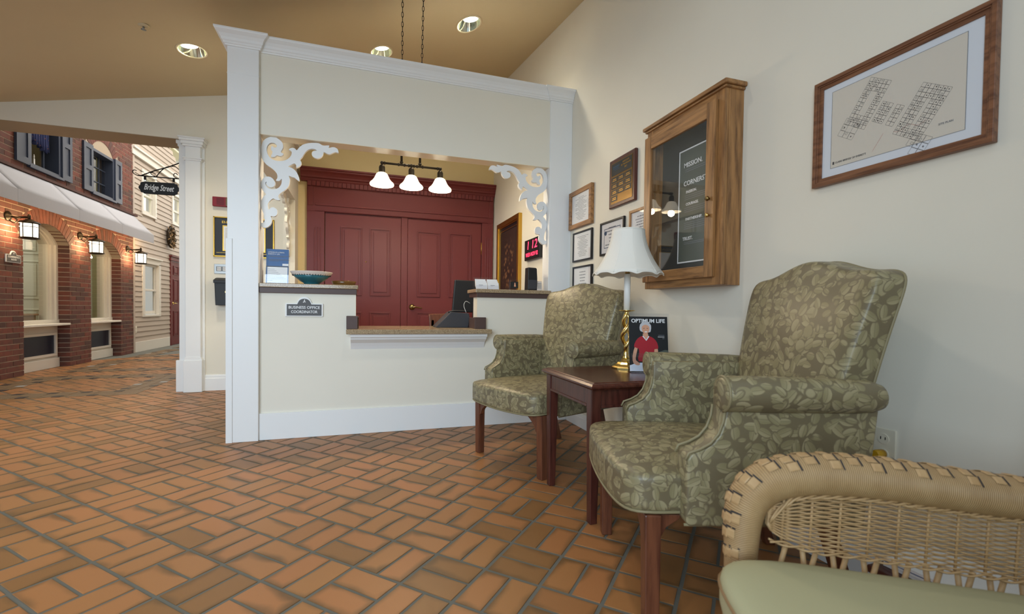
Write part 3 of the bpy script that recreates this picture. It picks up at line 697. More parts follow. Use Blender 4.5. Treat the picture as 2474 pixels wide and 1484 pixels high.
# can lights ---------------------------------------------------------------------
nrm = Vector((-0.188, -0.162, 1)).normalized()
names = ['recessed ceiling light above the pilaster, left of the booth', 'recessed ceiling light half hidden behind the booth crown moulding', 'recessed ceiling light nearest the right wall, right of the chains']
for i, (x, y) in enumerate(CANS):
    z = cz(x, y)
    t = thing('ceiling_light', names[i], 'ceiling light', (x, y, z), group='recessed ceiling lights')
    q = nrm.to_track_quat('Z', 'Y').to_euler(); m_ = MB()
    m_.lathe([(0.084, -0.0105), (0.100, -0.0125), (0.103, -0.0105), (0.084, -0.0105)], (0, 0, 0), 36, cap=False); oval = lambda b, sh=0.0, k=RY: setattr(b, 'v', [(x_, y_*k-sh*(z_+0.01)/0.1, z_+0.188*x_+0.162*y_*k) for x_, y_, z_ in b.v])
    oval(m_); m_.obj('trim_ring', 'ceiling_tan', t)
    m_ = MB().lathe([(0.087, -0.008), (0.080, 0.05), (0.066, 0.09)], (0, 0, 0), 36, cap=False); oval(m_, 0.03); m_.obj('reflector', 'reflector', t, fixn=False)
    m_ = MB().lathe([(0.001, 0.004), (0.055, 0.008), (0.066, 0.022), (0.060, 0.095), (0.001, 0.095)], (0, -0.058, 0), 28); oval(m_, 0, 1.0); m_.obj('lamp', 'can_glow', t)
sx, sy = -1.415, 3.791
t = thing('fire_sprinkler', 'small round sprinkler head on the ceiling near the left edge', 'sprinkler', (sx, sy, cz(sx, sy)-0.011))
MB().lathe([(0.034, -0.003), (0.032, -0.008), (0.014, -0.012), (0.001, -0.012)], (0, 0, 0), 24).obj('escutcheon', 'ceiling_tan', t)
m_ = MB(); m_.lathe([(0.006, -0.03), (0.006, -0.01)], (0, 0, 0), 10); m_.lathe([(0.001, -0.034), (0.016, -0.032), (0.001, -0.03)], (0, 0, 0), 12); m_.obj('deflector', 'steel', t)

# ================================================================== STREET
FR = 0.22                                     # reveal depth
OPN = [(7.18-1.475, 8.13-1.475, 1.70, 0.23), (7.18, 8.13, 1.70, 0.23), (8.66, 9.59, 1.68, 0.225)]
UPW = [(7.30, 7.93, 2.60, 3.55), (8.70, 9.36, 2.60, 3.28)]
def arch_pts(y0, y1, zs, rise, grow=0.0, n=16):
    c = (y0+y1)/2; h = (y1-y0)/2; R = (h*h+rise*rise)/(2*rise); zc = zs+rise-R; a0 = math.asin(h/R); R += grow
    return [(c+R*sin(a), zc+R*cos(a)) for a in [a0-2*a0*k/n for k in range(n+1)]], c, zc, R, a0
fac = sempty('wall_left', 'red brick street facade with arched windows')
FY0, FY1, FZ = 5.3, 10.04, 4.6
# mortar backing with the openings left free
mb_ = MB()
cols = sorted([FY0, FY1]+[y for o_ in OPN for y in o_[:2]])
prev = FY0
for (a, b, zs, rise) in OPN:
    mb_.box(XF-FR, XF-0.0035, prev, a, 0, 2.25); prev = b
    P, *_ = arch_pts(a, b, zs, rise); poly = [(b, 2.25)]+[(b, zs)]+P[1:-1]+[(a, zs), (a, 2.25)]
    mb_.prism(poly, 0, XF-FR, XF-0.0035)
mb_.box(XF-FR, XF-0.0035, prev, FY1, 0, 2.25)
prev = FY0
for (a, b, z0, z1) in UPW:
    mb_.box(XF-FR, XF-0.0035, prev, a, 2.25, FZ); mb_.box(XF-FR, XF-0.0035, a, b, 2.25, z0); mb_.box(XF-FR, XF-0.0035, a, b, z1, FZ); prev = b
mb_.box(XF-FR, XF-0.0035, prev, FY1, 2.25, FZ)
mb_.obj('mortar_backing', 'mortar', fac)
bl, bh, g = 0.2035, 0.057, 0.0095
bricks = []
def sub_int(iv, a, b):
    out = []
    for s, e in iv:
        if b <= s or a >= e: out.append((s, e)); continue
        if a > s: out.append((s, a))
        if b < e: out.append((b, e))
    return out
VR = 0.185
for r in range(int(FZ/0.0665)):
    z0 = 0.004+r*0.0665; zc = z0+bh/2; off = 0.1065 if r % 2 else 0.0
    cuts = []
    for (a, b, zs, rise) in OPN:
        if zc < zs: cuts.append((a, b, True))
        P, c, zcc, R, a0 = arch_pts(a, b, zs, rise, VR)
        dz = zc-zcc
        if zc > zs and abs(dz) < R:
            hw = min(sqrt(R*R-dz*dz), math.tan(a0)*dz)
            cuts.append((c-hw-0.004, c+hw+0.004, False))
    for k, (a, b, q0, q1) in enumerate(UPW):
        if q0-0.01 < zc < q1: cuts.append((a, b, False))
    # lunette of the second upper window
    if 3.28 <= zc < 3.62:
        P, c, zcc, R, a0 = arch_pts(8.70, 9.36, 3.28, 0.18, 0.17)
        dz = zc-zcc
        if abs(dz) < R:
            hw = min(sqrt(R*R-dz*dz), 0.48); cuts.append((c-hw, c+hw, False))
    k = -1
    while True:
        s = FY0-off+k*0.2130; e = s+bl; k += 1
        if s > FY1: break
        if e < FY0: continue
        iv = [(max(s, FY0), min(e, FY1))]
        for a, b, _ in cuts: iv = sub_int(iv, a, b)
        for s2, e2 in iv:
            if e2-s2 < 0.03: continue
            rev = any(f and (abs(s2-b) < 0.03 or abs(e2-a) < 0.03) for a, b, f in cuts) or e2 > FY1-0.05
            # butt the end brick exactly on the reveal
            for a, b, f in cuts:
                if f and abs(s2-b) < 0.03: s2 = b-0.004
                if f and abs(e2-a) < 0.03: e2 = a+0.004
            bricks.append((s2, e2, z0, z0+bh, rev))
def bpix(b):
    px, py, z = proj((XF, (b[0]+b[1])/2, (b[2]+b[3])/2))
    if z < 1 or not (-15 < px < 330 and 300 < py < 930): return 0
    if py < 0.103*px+310: return 0
    return 1/z
bricks.sort(key=lambda b: -bpix(b))
cache = {}
def brick_mesh(L, h, d):
    key = (round(L, 3), round(h, 3), d)
    if key not in cache:
        m = MB(); m.box(-d, 0, 0, L, 0, h); c = 0.003
        m.v = [(x if x < -0.001 else 0, y, z) for x, y, z in m.v]
        o = m.obj('brick', 'brick', None, fixn=False); cache[key] = o.data; bpy.data.objects.remove(o)
    return cache[key]
for s2, e2, z0, z1, rev in bricks[:300]:
    o = bpy.data.objects.new('brick', brick_mesh(e2-s2, z1-z0, 0.16 if rev else 0.05)); COL.objects.link(o); o.parent = fac
    o.location = (XF+random.uniform(-0.001, 0.002), s2, z0)
m_ = MB(); rn = []
for s2, e2, z0, z1, rev in bricks[300:]:
    m_.box(XF-(0.16 if rev else 0.05), XF+random.uniform(-0.001, 0.002), s2, e2, z0, z1); rn += [random.random()]*6
def with_rnd(o, rn):
    at = o.data.attributes.new('rnd', 'FLOAT', 'FACE'); at.data.foreach_set('value', rn); return o
stuff(with_rnd(m_.obj('far_brick', 'brick', fac, fixn=False), rn))
# voussoirs
def voussoirs(a, b, zs, rise, depth, n, vr=VR, deep=0.16):
    P, c, zc, R, a0 = arch_pts(a, b, zs, rise)
    for k in range(n):
        t0 = -a0+2*a0*k/n+0.006; t1 = -a0+2*a0*(k+1)/n-0.006
        poly = [(c+R*sin(t0), zc+R*cos(t0)), (c+R*sin(t1), zc+R*cos(t1)), (c+(R+vr)*sin(t1), zc+(R+vr)*cos(t1)), (c+(R+vr)*sin(t0), zc+(R+vr)*cos(t0))]
        MB().prism(poly, 0, XF-deep, XF+0.002).obj('arch_brick', 'brick', fac)
for o_ in OPN[1:]: voussoirs(*o_, 0, 19)
P0_ = OPN[0]; voussoirs(*P0_, 0, 19)
voussoirs(8.70, 9.36, 3.28, 0.18, 0, 14, 0.165, 0.05)
# arched shop windows -------------------------------------------------------------
for wi, (a, b, zs, rise) in zip((0, 1, 8), OPN[1:]+OPN[:1]):
    w = sempty('window_%d' % (wi+1), 'arched shop window with white frame, sill and navy panel below')
    xw = XF-0.15
    def ring(d0, d1, x0, x1, name, zb=0.62):
        Po, c, zc, R, a0 = arch_pts(a+d0, b-d0, zs, rise-d0*0.25); Pi, *_ = arch_pts(a+d1, b-d1, zs, rise-d1*0.35-0.01)
        m = MB(); poly = [(b-d0, zb), *Po, (a+d0, zb), (a+d1, zb), *reversed(Pi), (b-d1, zb)]
        m.prism(poly, 0, x0, x1); return m.obj(name, 'street_white', w)
    ring(0.0, 0.045, xw-0.06, xw+0.02, 'outer_frame'); ring(0.04, 0.10, xw-0.07, xw-0.005, 'inner_frame'); ring(0.095, 0.13, xw-0.13, xw-0.03, 'stop_bead')
    Pi, *_ = arch_pts(a+0.12, b-0.12, zs, rise-0.06); m = MB(); m.prism([(b-0.12, 0.63)]+Pi+[(a+0.12, 0.63)], 0, xw-0.055, xw-0.05); m.obj('window_pane', 'clear_glass', w)
    box('sill', 'street_white', w, xw-0.10, XF+0.008, a, b, 0.585, 0.615, 0.005); box('sill_rail', 'street_white', w, xw-0.07, xw+0.03, a, b, 0.615, 0.66, 0.004)
    m = MB(); m.box(xw-0.05, xw+0.01, a, b, 0, 0.585); m.obj('apron', 'street_white', w)
    m = MB()
    for q in ((a+0.05, b-0.06, 0.45, 0.485), (a+0.05, b-0.06, 0.16, 0.195), (b-0.095, b-0.06, 0.195, 0.45), (a+0.05, a+0.085, 0.195, 0.45)): m.box(xw+0.01, xw+0.035, *q)
    m.obj('panel_moulding', 'street_white', w, 0.004)
    box('inset_panel', 'navy', w, xw+0.009, xw+0.013, a+0.085, b-0.095, 0.195, 0.45); box('plinth', 'street_white', w, xw, xw+0.04, a, b-0.02, 0.0, 0.13, 0.004)
# conference room behind
cr = sempty('wall_conference', 'pale green conference room walls behind the arched windows')
box('rear', 'room_green', cr, -6.35, -6.30, 5.2, 13.2, 0, 4.4); box('side', 'room_green', cr, -6.3, XF-FR, 9.95, 10.0, 0, 4.4); box('side', 'room_green', cr, -6.3, XF-FR, 5.2, 5.25, 0, 4.4)
box('slab', 'room_green', cr, -6.3, XF-FR, 5.2, 13.2, 2.40, 2.46); box('room_floor', 'band_brown', cr, -6.35, -4.36, 5.2, 13.2, -0.05, 0)
box('partition', 'plaster', cr, -4.95, -4.90, 9.06, 9.90, 0, 2.38)
dr = panel_door('door_4', 0, 0.8, 2.0, 0, 'street_white', [(0.10, 0.36, 1.62, 1.88), (0.44, 0.70, 1.62, 1.88), (0.10, 0.36, 0.95, 1.52), (0.44, 0.70, 0.95, 1.52), (0.10, 0.36, 0.2, 0.8), (0.44, 0.70, 0.2, 0.8)], 'white six-panel door seen through the left arched window')
dr.location = (-4.95, 8.72, 0); dr.rotation_euler = (0, 0, radians(12))
t = thing('room_cabinet', 'plain tan wooden cabinet seen through the left arched window', 'cabinet'); t['_w'] = 1
box('body', 'tan_wood', t, -4.62, -4.22, 7.28, 7.98, 0.0, 0.72, 0.005); box('cabinet_top', 'tan_wood', t, -4.64, -4.20, 7.26, 8.0, 0.72, 0.745, 0.004)

# upper windows with shutters ------------------------------------------------------
def shutter(parent, y0, y1, z0, z1):
    m = MB(); xs0, xs1 = XF+0.004, XF+0.026; m.box(xs0, xs1-0.008, y0, y1, z0, z1)
    zm = z0+(z1-z0)*0.5; fw_ = 0.055
    a_, b_ = y0+fw_, y1-fw_
    for q in ((y0, a_, z0, z1), (b_, y1, z0, z1), (a_, b_, z0, z0+0.08), (a_, b_, z1-0.07, z1), (a_, b_, zm-0.035, zm+0.035)): m.box(xs1-0.009, xs1+0.004, *q)
    return m.obj('shutter', 'shutter_blue', parent, merge=False)
for wi, (a, b, z0, z1) in enumerate(UPW):
    w = sempty('window_%d' % (wi+3), ['upper window with blue grey shutters and a patterned valance', 'upper window with blue grey shutters, muntins and white fanlight'][wi])
    shutter(w, a-0.255, a-0.005, z0-0.01, z1+0.02); shutter(w, b+0.0, b+0.225, z0-0.01, z1+0.02)
    m = MB(); 
    for q in ((a, a+0.035, z0, z1), (b-0.05, b, z0, z1), (a+0.035, b-0.05, z1-0.04, z1), (a+0.035, b-0.05, z0, z0+0.035)): m.box(XF-0.14, XF+0.012, *q)
    m.obj('casing', 'shutter_blue', w, merge=False); box('sill', 'shutter_blue', w, XF-0.14, XF+0.035, a-0.03, b+0.03, z0-0.03, z0+0.004, 0.003)
    if wi == 1:
        xg = XF-0.10
        for k in (1, 2): box('muntin', 'shutter_blue', w, xg-0.01, xg+0.01, a+0.035+(b-a-0.085)*k/3-0.008, a+0.035+(b-a-0.085)*k/3+0.008, z0+0.03, z1-0.03)
        for k in (1, 2): box('muntin', 'shutter_blue', w, xg-0.01, xg+0.01, a+0.035, b-0.05, z0+(z1-z0)*k/3-0.008, z0+(z1-z0)*k/3+0.008)
        box('window_pane', 'clear_glass', w, xg-0.004, xg-0.001, a+0.035, b-0.05, z0+0.03, z1-0.03)
        m = MB(); yy = a+0.03
        while yy < b: m.lathe([(0.035, z0), (0.04, z1)], (xg-0.16, yy, 0), 10, cap=False); yy += 0.06
        m.obj('curtain', 'curtain_dark', w)
        P, *_ = arch_pts(a+0.01, b-0.01, 3.285, 0.17); MB().prism(P, 0, XF-0.05, XF-0.03).obj('fanlight', 'trim_white', w)
    else:
        box('window_sash', 'shutter_blue', w, XF-0.12, XF-0.10, a+0.47, a+0.50, z0, z1)
bx = sempty('wall_upstairs', 'cream room behind the upper windows')
box('rear', 'plaster', bx, -5.6, -5.55, 5.3, 9.95, 2.46, 4.5); box('slab', 'plaster', bx, -5.6, XF-FR, 5.3, 9.95, 4.4, 4.45); box('side', 'plaster', bx, -5.6, XF-FR, 8.15, 8.2, 2.46, 4.4)
# ruffled valance
t = thing('window_valance', 'short navy valance with small red print hanging in the upper left window', 'curtain'); t['_w'] = 1
vs, fs = [], []; n = 72
for j in range(7):
    for i in range(n+1):
        u = i/n; y = 7.34+u*0.46; zb_ = 2.98-0.10*u+0.02*sin(u*40); z = 3.5+(zb_-3.5)*j/6
        x = XF-0.07+0.018*sin(u*58+0.4*sin(j))*(0.5+j/8); vs.append((x, y, z))
for j in range(6):
    for i in range(n): k = j*(n+1)+i; fs.append((k, k+1, k+n+2, k+n+1))
o = MB().add(vs, fs, True).obj('cloth', 'valance_cloth', t, fixn=False); o.modifiers.new('s', 'SOLIDIFY').thickness = 0.003
MB().lathe([(0.008, 7.31), (0.008, 7.92)], (XF-0.07, 0, 3.5), 10, 1).obj('curtain_rod', 'trim_white', t)
t = thing('candle_lamp', 'electric window candle on the sill of the upper left window', 'candle'); t['_w'] = 1
MB().lathe([(0.03, 2.605), (0.028, 2.615), (0.01, 2.625), (0.009, 2.74), (0.004, 2.75), (0.008, 2.77), (0.001, 2.80)], (XF-0.08, 7.55, 0), 14).obj('candle', 'candle_white', t)

# awning -----------------------------------------------------------------------------
aw = thing('awning', 'long white canvas awning above the arched brick windows', 'awning'); aw['_w'] = 1
y0, y1 = 4.2, 10.05; xa, za = XF+0.01, 2.485; xb, zb1, zb0 = -3.61, 2.155, 2.008
secs = [y0+(y1-y0)*k/5 for k in range(6)]
for k in range(5):
    a, b = secs[k]+0.001, secs[k+1]-0.001; vs, fs = [], []; n = 8
    for i in range(n+1):
        u = i/n; sag = -0.016*sin(pi*u)
        for (tx, tz) in [(0, 0), (0.25, 0.25), (0.5, 0.5), (0.75, 0.75), (1, 1)]: vs.append((xa+(xb-xa)*tx, a+(b-a)*u, za+(zb1-za)*tz+sag*sin(pi*tx)))
    for i in range(n):
        for j in range(4): q = i*5+j; fs.append((q, q+1, q+6, q+5))
    o = MB().add(vs, fs, True).obj('canvas_panel', 'awning_canvas', aw, fixn=False); o.modifiers.new('s', 'SOLIDIFY').thickness = 0.004
for k in range(5): box('valance', 'awning_canvas', aw, xb-0.001, xb+0.004, secs[k]+0.001, secs[k+1]-0.001, zb0, zb1, 0.001)
m = MB(); m.prism([(xa, za), (xb, zb1), (xb, zb0), (xa, zb0+0.25)], 1, y1, y1+0.004); m.obj('end_flap', 'awning_canvas', aw)
m = MB(); m.tube([(xb-0.01, y0, zb1-0.012), (xb-0.01, y1, zb1-0.012)], 0.01, 8)
for y in secs: m.tube([(xa, y, za-0.012), (xb-0.01, y, zb1-0.014)], 0.008, 6)
m.obj('frame', 'steel', aw)
box('brick_ledge', 'brick', fac, XF, XF+0.03, 5.4, 10.15, 2.487, 2.52)

# lanterns ----------------------------------------------------------------------------
def lantern(y, z, label):
    t = thing('wall_lantern', label, 'wall lamp', (XF, y, z), group='lanterns along the brick facade')
    m = MB(); m.lathe([(0.058, 0.0), (0.060, 0.012), (0.045, 0.02), (0.03, 0.03), (0.018, 0.04)], (0, 0, 0), 20, 0); m.obj('wall_plate', 'bronze', t)
    m = MB(); m.tube(catmull([(0.02, 0, 0), (0.08, -0.002, -0.01), (0.15, -0.002, -0.002), (0.20, -0.002, 0.0)], 4, False), 0.012, 8); m.lathe([(0.013, -0.035), (0.015, 0.02), (0.008, 0.035), (0.001, 0.04)], (0.20, 0, 0), 12)
    m.tube(catmull([(0.02, 0, -0.05), (0.06, 0, -0.075), (0.09, 0, -0.04), (0.06, 0, -0.015)], 4, False), 0.006, 6); m.obj('arm', 'bronze', t)
    c = (0.20, 0, 0)
    MB().lathe([(0.001, -0.02), (0.03, -0.024), (0.05, -0.04), (0.085, -0.052), (0.098, -0.068), (0.098, -0.074), (0.074, -0.078)], c, 24).obj('cap', 'bronze', t)
    MB().lathe([(0.074, -0.078), (0.076, -0.11), (0.074, -0.235)], c, 24, cap=False).obj('glass', 'lantern_glass', t, fixn=False)
    m = MB()
    for k in range(6):
        a = pi*k/3+0.3; m.tube([(c[0]+0.08*cos(a), 0.08*sin(a), -0.075), (c[0]+0.081*cos(a), 0.081*sin(a), -0.11), (c[0]+0.079*cos(a), 0.079*sin(a), -0.24)], 0.0045, 6)
    m.tube([(c[0]+0.081*cos(2*pi*k/24), 0.081*sin(2*pi*k/24), -0.115) for k in range(24)], 0.0035, 6, closed=True)
    m.obj('cage', 'bronze', t)
    MB().lathe([(0.001, -0.262), (0.06, -0.258), (0.092, -0.246), (0.094, -0.238), (0.076, -0.234)], c, 24).obj('base_ring', 'bronze', t)
    point('lantern_light', (XF+0.13, y, z-0.13), 16, (1.0, 0.70, 0.38), 0.06)
lantern(6.93, 1.90, 'wall lantern at the left edge of the picture, above the conference room sign'); lantern(8.375, 1.88, 'wall lantern on the brick pier between the two arched windows'); lantern(9.82, 1.86, 'farthest wall lantern, at the corner where brick meets tan siding')
# conference sign
plaque('room_sign', 'grey plaque with white border reading CONFERENCE ROOM on the left brick pier', 7.0, 1.435, lambda y, z: ONLEFT(XF+0.003, y, z), ('trim_white', 'sign_grey'), [('CONFERENCE', 0.03, -0.006, 0.19), ('ROOM', 0.026, -0.036, 0.085)], 1.05)

# siding house --------------------------------------------------------------------------
XS = -3.95; SY0, SY1 = 10.05, 13.4
house = sempty('wall_far', 'tan clapboard house front beyond the brick facade')
holes = [(10.50, 11.20, 0.68, 1.70), (10.47, 11.03, 2.63, 3.40), (11.93, 12.5, 2.68, 3.32), (11.80, 12.66, -0.1, 1.93), (12.9, 13.3, 2.68, 3.3)]
pitch = 0.0945; z = 0.19; r = 0
while z < 4.6:
    if 3.56 < z+0.04 < 3.74: z += pitch; r += 1; continue
    ye = SY1 if z < 4.0 else SY1-(z-4.0)*1.6
    ye = min(ye, 12.37+(3.92-z)*1.65) if z > 3.3 else ye
    if ye < SY0+0.2: break
    iv = [(SY0, ye)]
    for a, b, q0, q1 in holes:
        if z+pitch > q0 and z < q1: iv = sub_int(iv, a, b)
    for a, b in iv:
        MB().prism([(XS-0.006, z+pitch), (XS+0.002, z+pitch), (XS+0.016, z), (XS-0.004, z)], 1, a, b).obj('siding_board', 'siding_tan', house)
    z += pitch; r += 1
m = MB()
def backing(a, b, q0, q1): m.box(XS-0.05, XS-0.007, a, b, q0, q1)
backing(SY0-0.05, 10.47, 0, 4.0); backing(10.47, 11.20, 0, 0.68); backing(10.47, 11.20, 1.70, 2.63); backing(10.47, 11.2, 3.40, 4.6); backing(11.20, 11.80, 0, 4.6)
backing(11.03, 11.20, 2.6, 3.4); backing(11.80, 12.6, 1.93, 2.68); backing(11.80, 12.3, 3.32, 3.95); backing(11.8, 11.93, 2.6, 3.4); backing(12.66, 13.4, 0, 2.6); backing(12.5, 13.4, 1.93, 3.3); backing(10.0, 10.5, 4.0, 4.6)
m.obj('sheathing', 'siding_tan', house)
box('corner_board', 'siding_tan', house, XS-0.01, XS+0.028, SY0-0.0, SY0+0.07, 0, 4.6, 0.002); box('baseboard', 'street_white', house, XS-0.01, XS+0.025, SY0, 11.74, 0, 0.19, 0.003)
box('fascia_board', 'street_white', house, XS-0.01, XS+0.05, SY0-0.05, 12.8, 3.60, 3.72, 0.004); box('fascia_lip', 'street_white', house, XS-0.01, XS+0.08, SY0-0.05, 12.8, 3.715, 3.75, 0.004)
m = MB(); m.prism([(12.31, 4.05), (12.39, 4.10), (13.45, 3.42), (13.38, 3.37)], 0, XS-0.02, XS+0.05); m.obj('rake_board', 'street_white', house)
def sash(n, a, b, z0, z1, interior, label, cas=0.09, head=True):
    w = sempty('window_%d' % n, label); x = XS+0.012
    m = MB()
    for q in ((a-cas, a, z0-0.02, z1+0.02), (b, b+cas, z0-0.02, z1+0.02), (a-cas, b+cas, z1, z1+cas*1.1)): m.box(XS-0.03, x+0.018, *q)
    if head: m.box(XS-0.01, x+0.05, a-cas-0.02, b+cas+0.02, z1+cas*1.1, z1+cas*1.1+0.025)
    m.box(XS-0.03, x+0.018, a-cas, b+cas, z0-0.05, z0-0.01); m.obj('casing', 'street_white', w, 0.003)
    m = MB(); zm = (z0+z1)/2-0.02
    for q, xx in (((a, b, z1-0.045, z1), 0), ((a, b, z0, z0+0.06), -0.02), ((a, a+0.045, z0, z1), -0.01), ((b-0.045, b, z0, z1), -0.01), ((a, b, zm-0.02, zm+0.02), 0)): m.box(XS-0.06+xx, XS-0.02+xx, *q)
    m.obj('sash', 'street_white', w, 0.003); box('window_pane', 'clear_glass', w, XS-0.055, XS-0.052, a+0.04, b-0.04, z0+0.05, z1-0.04)
    return w
w5 = sash(5, 10.53, 11.17, 0.70, 1.68, None, 'white sash window low on the tan house')
w6 = sash(6, 10.49, 11.01, 2.65, 3.38, None, 'small upper window on the tan house', 0.06, False); w7 = sash(7, 11.95, 12.48, 2.70, 3.30, None, 'upper window of the tan house beside the pilaster', 0.06, False)
rm = sempty('wall_side_room', 'side room behind the tan house windows')
box('rear', 'room_green', rm, -5.9, -5.85, 10.0, 13.2, 0, 4.4); box('slab', 'plaster', rm, -5.9, XS-0.06, 10.0, 13.2, 4.38, 4.42)
wb = sempty('window_8', 'bright daylit window with blind, seen through the low sash window'); 
box('frame', 'street_white', wb, -5.86, -5.80, 12.0, 14.4, 0.5, 1.55, 0.003); box('blind', 'blind_glow', wb, -5.80, -5.79, 12.1, 14.3, 0.56, 1.48)
box('valance_board', 'navy', wb, -5.82, -5.76, 12.0, 14.4, 1.72, 1.80)
d3 = panel_door('door_3', 0, 0.78, 1.84, 0, 'burgundy', [(0.10, 0.34, 1.55, 1.75), (0.44, 0.68, 1.55, 1.75), (0.10, 0.34, 0.95, 1.45), (0.44, 0.68, 0.95, 1.45), (0.10, 0.34, 0.2, 0.75), (0.44, 0.68, 0.2, 0.75)], 'burgundy six-panel door on the tan house')
d3.rotation_euler = (0, 0, radians(90)); d3.location = (XS+0.012, 11.86, 0)
m = MB(); m.box(-0.08, 0, -0.018, 0.03, 0, 1.85); m.box(0.78, 0.86, -0.018, 0.03, 0, 1.85); m.box(-0.11, 0.88, -0.033, 0.03, 1.85, 1.93); m.box(-0.13, 0.90, -0.058, 0.03, 1.93, 1.96); m.obj('door_casing', 'burgundy', d3, 0.003)
m = MB(); m.lathe([(0.03, -0.012), (0.03, 0)], (0.07, 0, 0.92), 16, 1); m.tube([(0.07, -0.012, 0.92), (0.07, -0.05, 0.92), (0.17, -0.05, 0.915)], 0.01, 8); m.obj('lever_handle', 'brass', d3)
t = thing('outlet_cover', 'small ivory outlet on the tan siding below the sash window', 'outlet'); t['_w'] = 1
box('cover', 'outlet_ivory', t, XS+0.012, XS+0.022, 10.12, 10.20, 0.36, 0.49, 0.002); box('socket', 'street_white', t, XS+0.022, XS+0.026, 10.145, 10.175, 0.435, 0.47, 0.002); box('socket', 'street_white', t, XS+0.022, XS+0.026, 10.145, 10.175, 0.38, 0.415, 0.002)
# wreath of dried leaves
t = thing('dried_wreath', 'dark dried leaf wreath hanging on the tan siding', 'wreath', (XS+0.05, 11.68, 2.34))
m = MB(); m.tube([(0.012, 0.13*cos(2*pi*k/24), 0.19*sin(2*pi*k/24)) for k in range(24)], 0.035, 8, closed=True); m.obj('vine_ring', 'bronze', t)
m = MB(); m2 = MB(); rg = random.Random(3)
for k in range(420):
    a = rg.uniform(0, 2*pi); rr = rg.uniform(0.55, 1.3); c = Vector((rg.uniform(0.0, 0.07), 0.125*rr*cos(a), 0.185*rr*sin(a)))
    d1 = Vector((rg.uniform(-.5, 1), rg.uniform(-1, 1), rg.uniform(-1, 1))).normalized()*rg.uniform(0.02, 0.045); d2 = d1.orthogonal().normalized()*0.012
    (m if k % 2 else m2).add([c-d1, c-d2, c+d1, c+d2], [(0, 1, 2, 3)])
stuff(m.obj('dried_leaf', 'bronze', t, fixn=False)); stuff(m2.obj('pale_dried_leaf', 'tan_wood', t, fixn=False))

# street shell
st = sempty('wall_street_end', 'far end and right side walls of the indoor street')
box('end', 'street_white', st, -6.5, -1.2, 16.0, 16.1, 0, 5.2); box('right_side', 'street_white', st, -1.45, -1.35, YO+0.34, 16, 0, 5.2)
cl = sempty('ceiling_street', 'white street ceiling with a glowing skylight'); box('street_ceiling', 'street_white', cl, -6.5, -1.2, YO+0.3, 16, 5.15, 5.2)
box('skylight', 'skylight_glow', cl, -3.6, -1.6, 7.5, 15.5, 5.13, 5.15)
box('upper_infill', 'street_white', cl, -6.5, -4.3, YO+0.3, 16, 4.58, 4.66)
# bridge street sign
sg = thing('street_sign', 'black hanging sign reading Bridge Street on a scrolled iron bracket by the white pilaster', 'sign'); sg['_w'] = 1
SYY = 5.75; bxr = -1.772
def spy(px, py): X, Z = unproj_y(px, py, SYY); return (X, SYY, Z)
cs = lambda L: [spy(x/4.364, 280+y/4.364) for x, y in L]
m = MB(); m.tube(cs([(1455, 628), (1500, 632), (1700, 650), (1900, 665)])+[(bxr, SYY, spy(1900/4.364, 280+665/4.364)[2]-0.002)], 0.006, 8)
m.tube(cs([(1480, 632), (1640, 575), (1760, 545), (1900, 495)])+[(bxr, SYY, spy(1900/4.364, 280+495/4.364)[2]+0.004)], 0.006, 8)
m.tube(catmull(cs([(1500, 632), (1450, 628), (1408, 605), (1400, 580), (1420, 570), (1440, 580)]), 4, False), 0.0045, 6)
m.tube(catmull(cs([(1640, 640), (1600, 620), (1590, 600), (1615, 598), (1640, 612)]), 4, False), 0.004, 6)
m.tube(catmull(cs([(1870, 660), (1835, 640), (1835, 612), (1860, 608), (1870, 625)]), 4, False), 0.004, 6)
m.tube(catmull(cs([(1645, 645), (1700, 580), (1760, 540), (1840, 535), (1890, 570)]), 5, False), 0.0045, 6)
zt = cs([(1900, 665)])[0][2]; m.box(bxr-0.006, bxr, SYY-0.012, SYY+0.012, zt-0.04, zt+0.20); m.obj('scroll_bracket', 'iron_black', sg)
for p in ((1530, 645), (1832, 668)):
    c = cs([p])[0]; m = MB(); m.box(c[0]-0.009, c[0]+0.009, SYY-0.008, SYY+0.008, c[2]-0.028, c[2]+0.005); m.tube([(c[0]+0.008*cos(q), SYY, c[2]-0.036+0.010*sin(q)) for q in [2*pi*k/10 for k in range(10)]], 0.002, 5, closed=True); m.obj('hanger', 'iron_black', sg)
bd = cs([(1485, 705), (1510, 697), (1520, 695), (1840, 712), (1850, 722), (1872, 725), (1876, 745), (1893, 765), (1893, 785), (1874, 805), (1870, 828), (1850, 832), (1838, 842), (1520, 820), (1512, 808), (1488, 805), (1484, 785), (1465, 765), (1465, 745), (1482, 728)])
MB().prism([(p[0], p[2]) for p in bd], 1, SYY-0.012, SYY+0.012).obj('sign_board', 'sign_black', sg, 0.003)
cc = cs([(1678, 765)])[0]; mt = face_mtx((cc[0], SYY-0.0125, cc[2]), (1, 0, -0.012), (0, 0, 1))
text('Bridge Street', 0.085, 'lettering', 'letter_white', sg, mt, width=0.265, shear=0.35, offset=0.0010, depth=0.002)

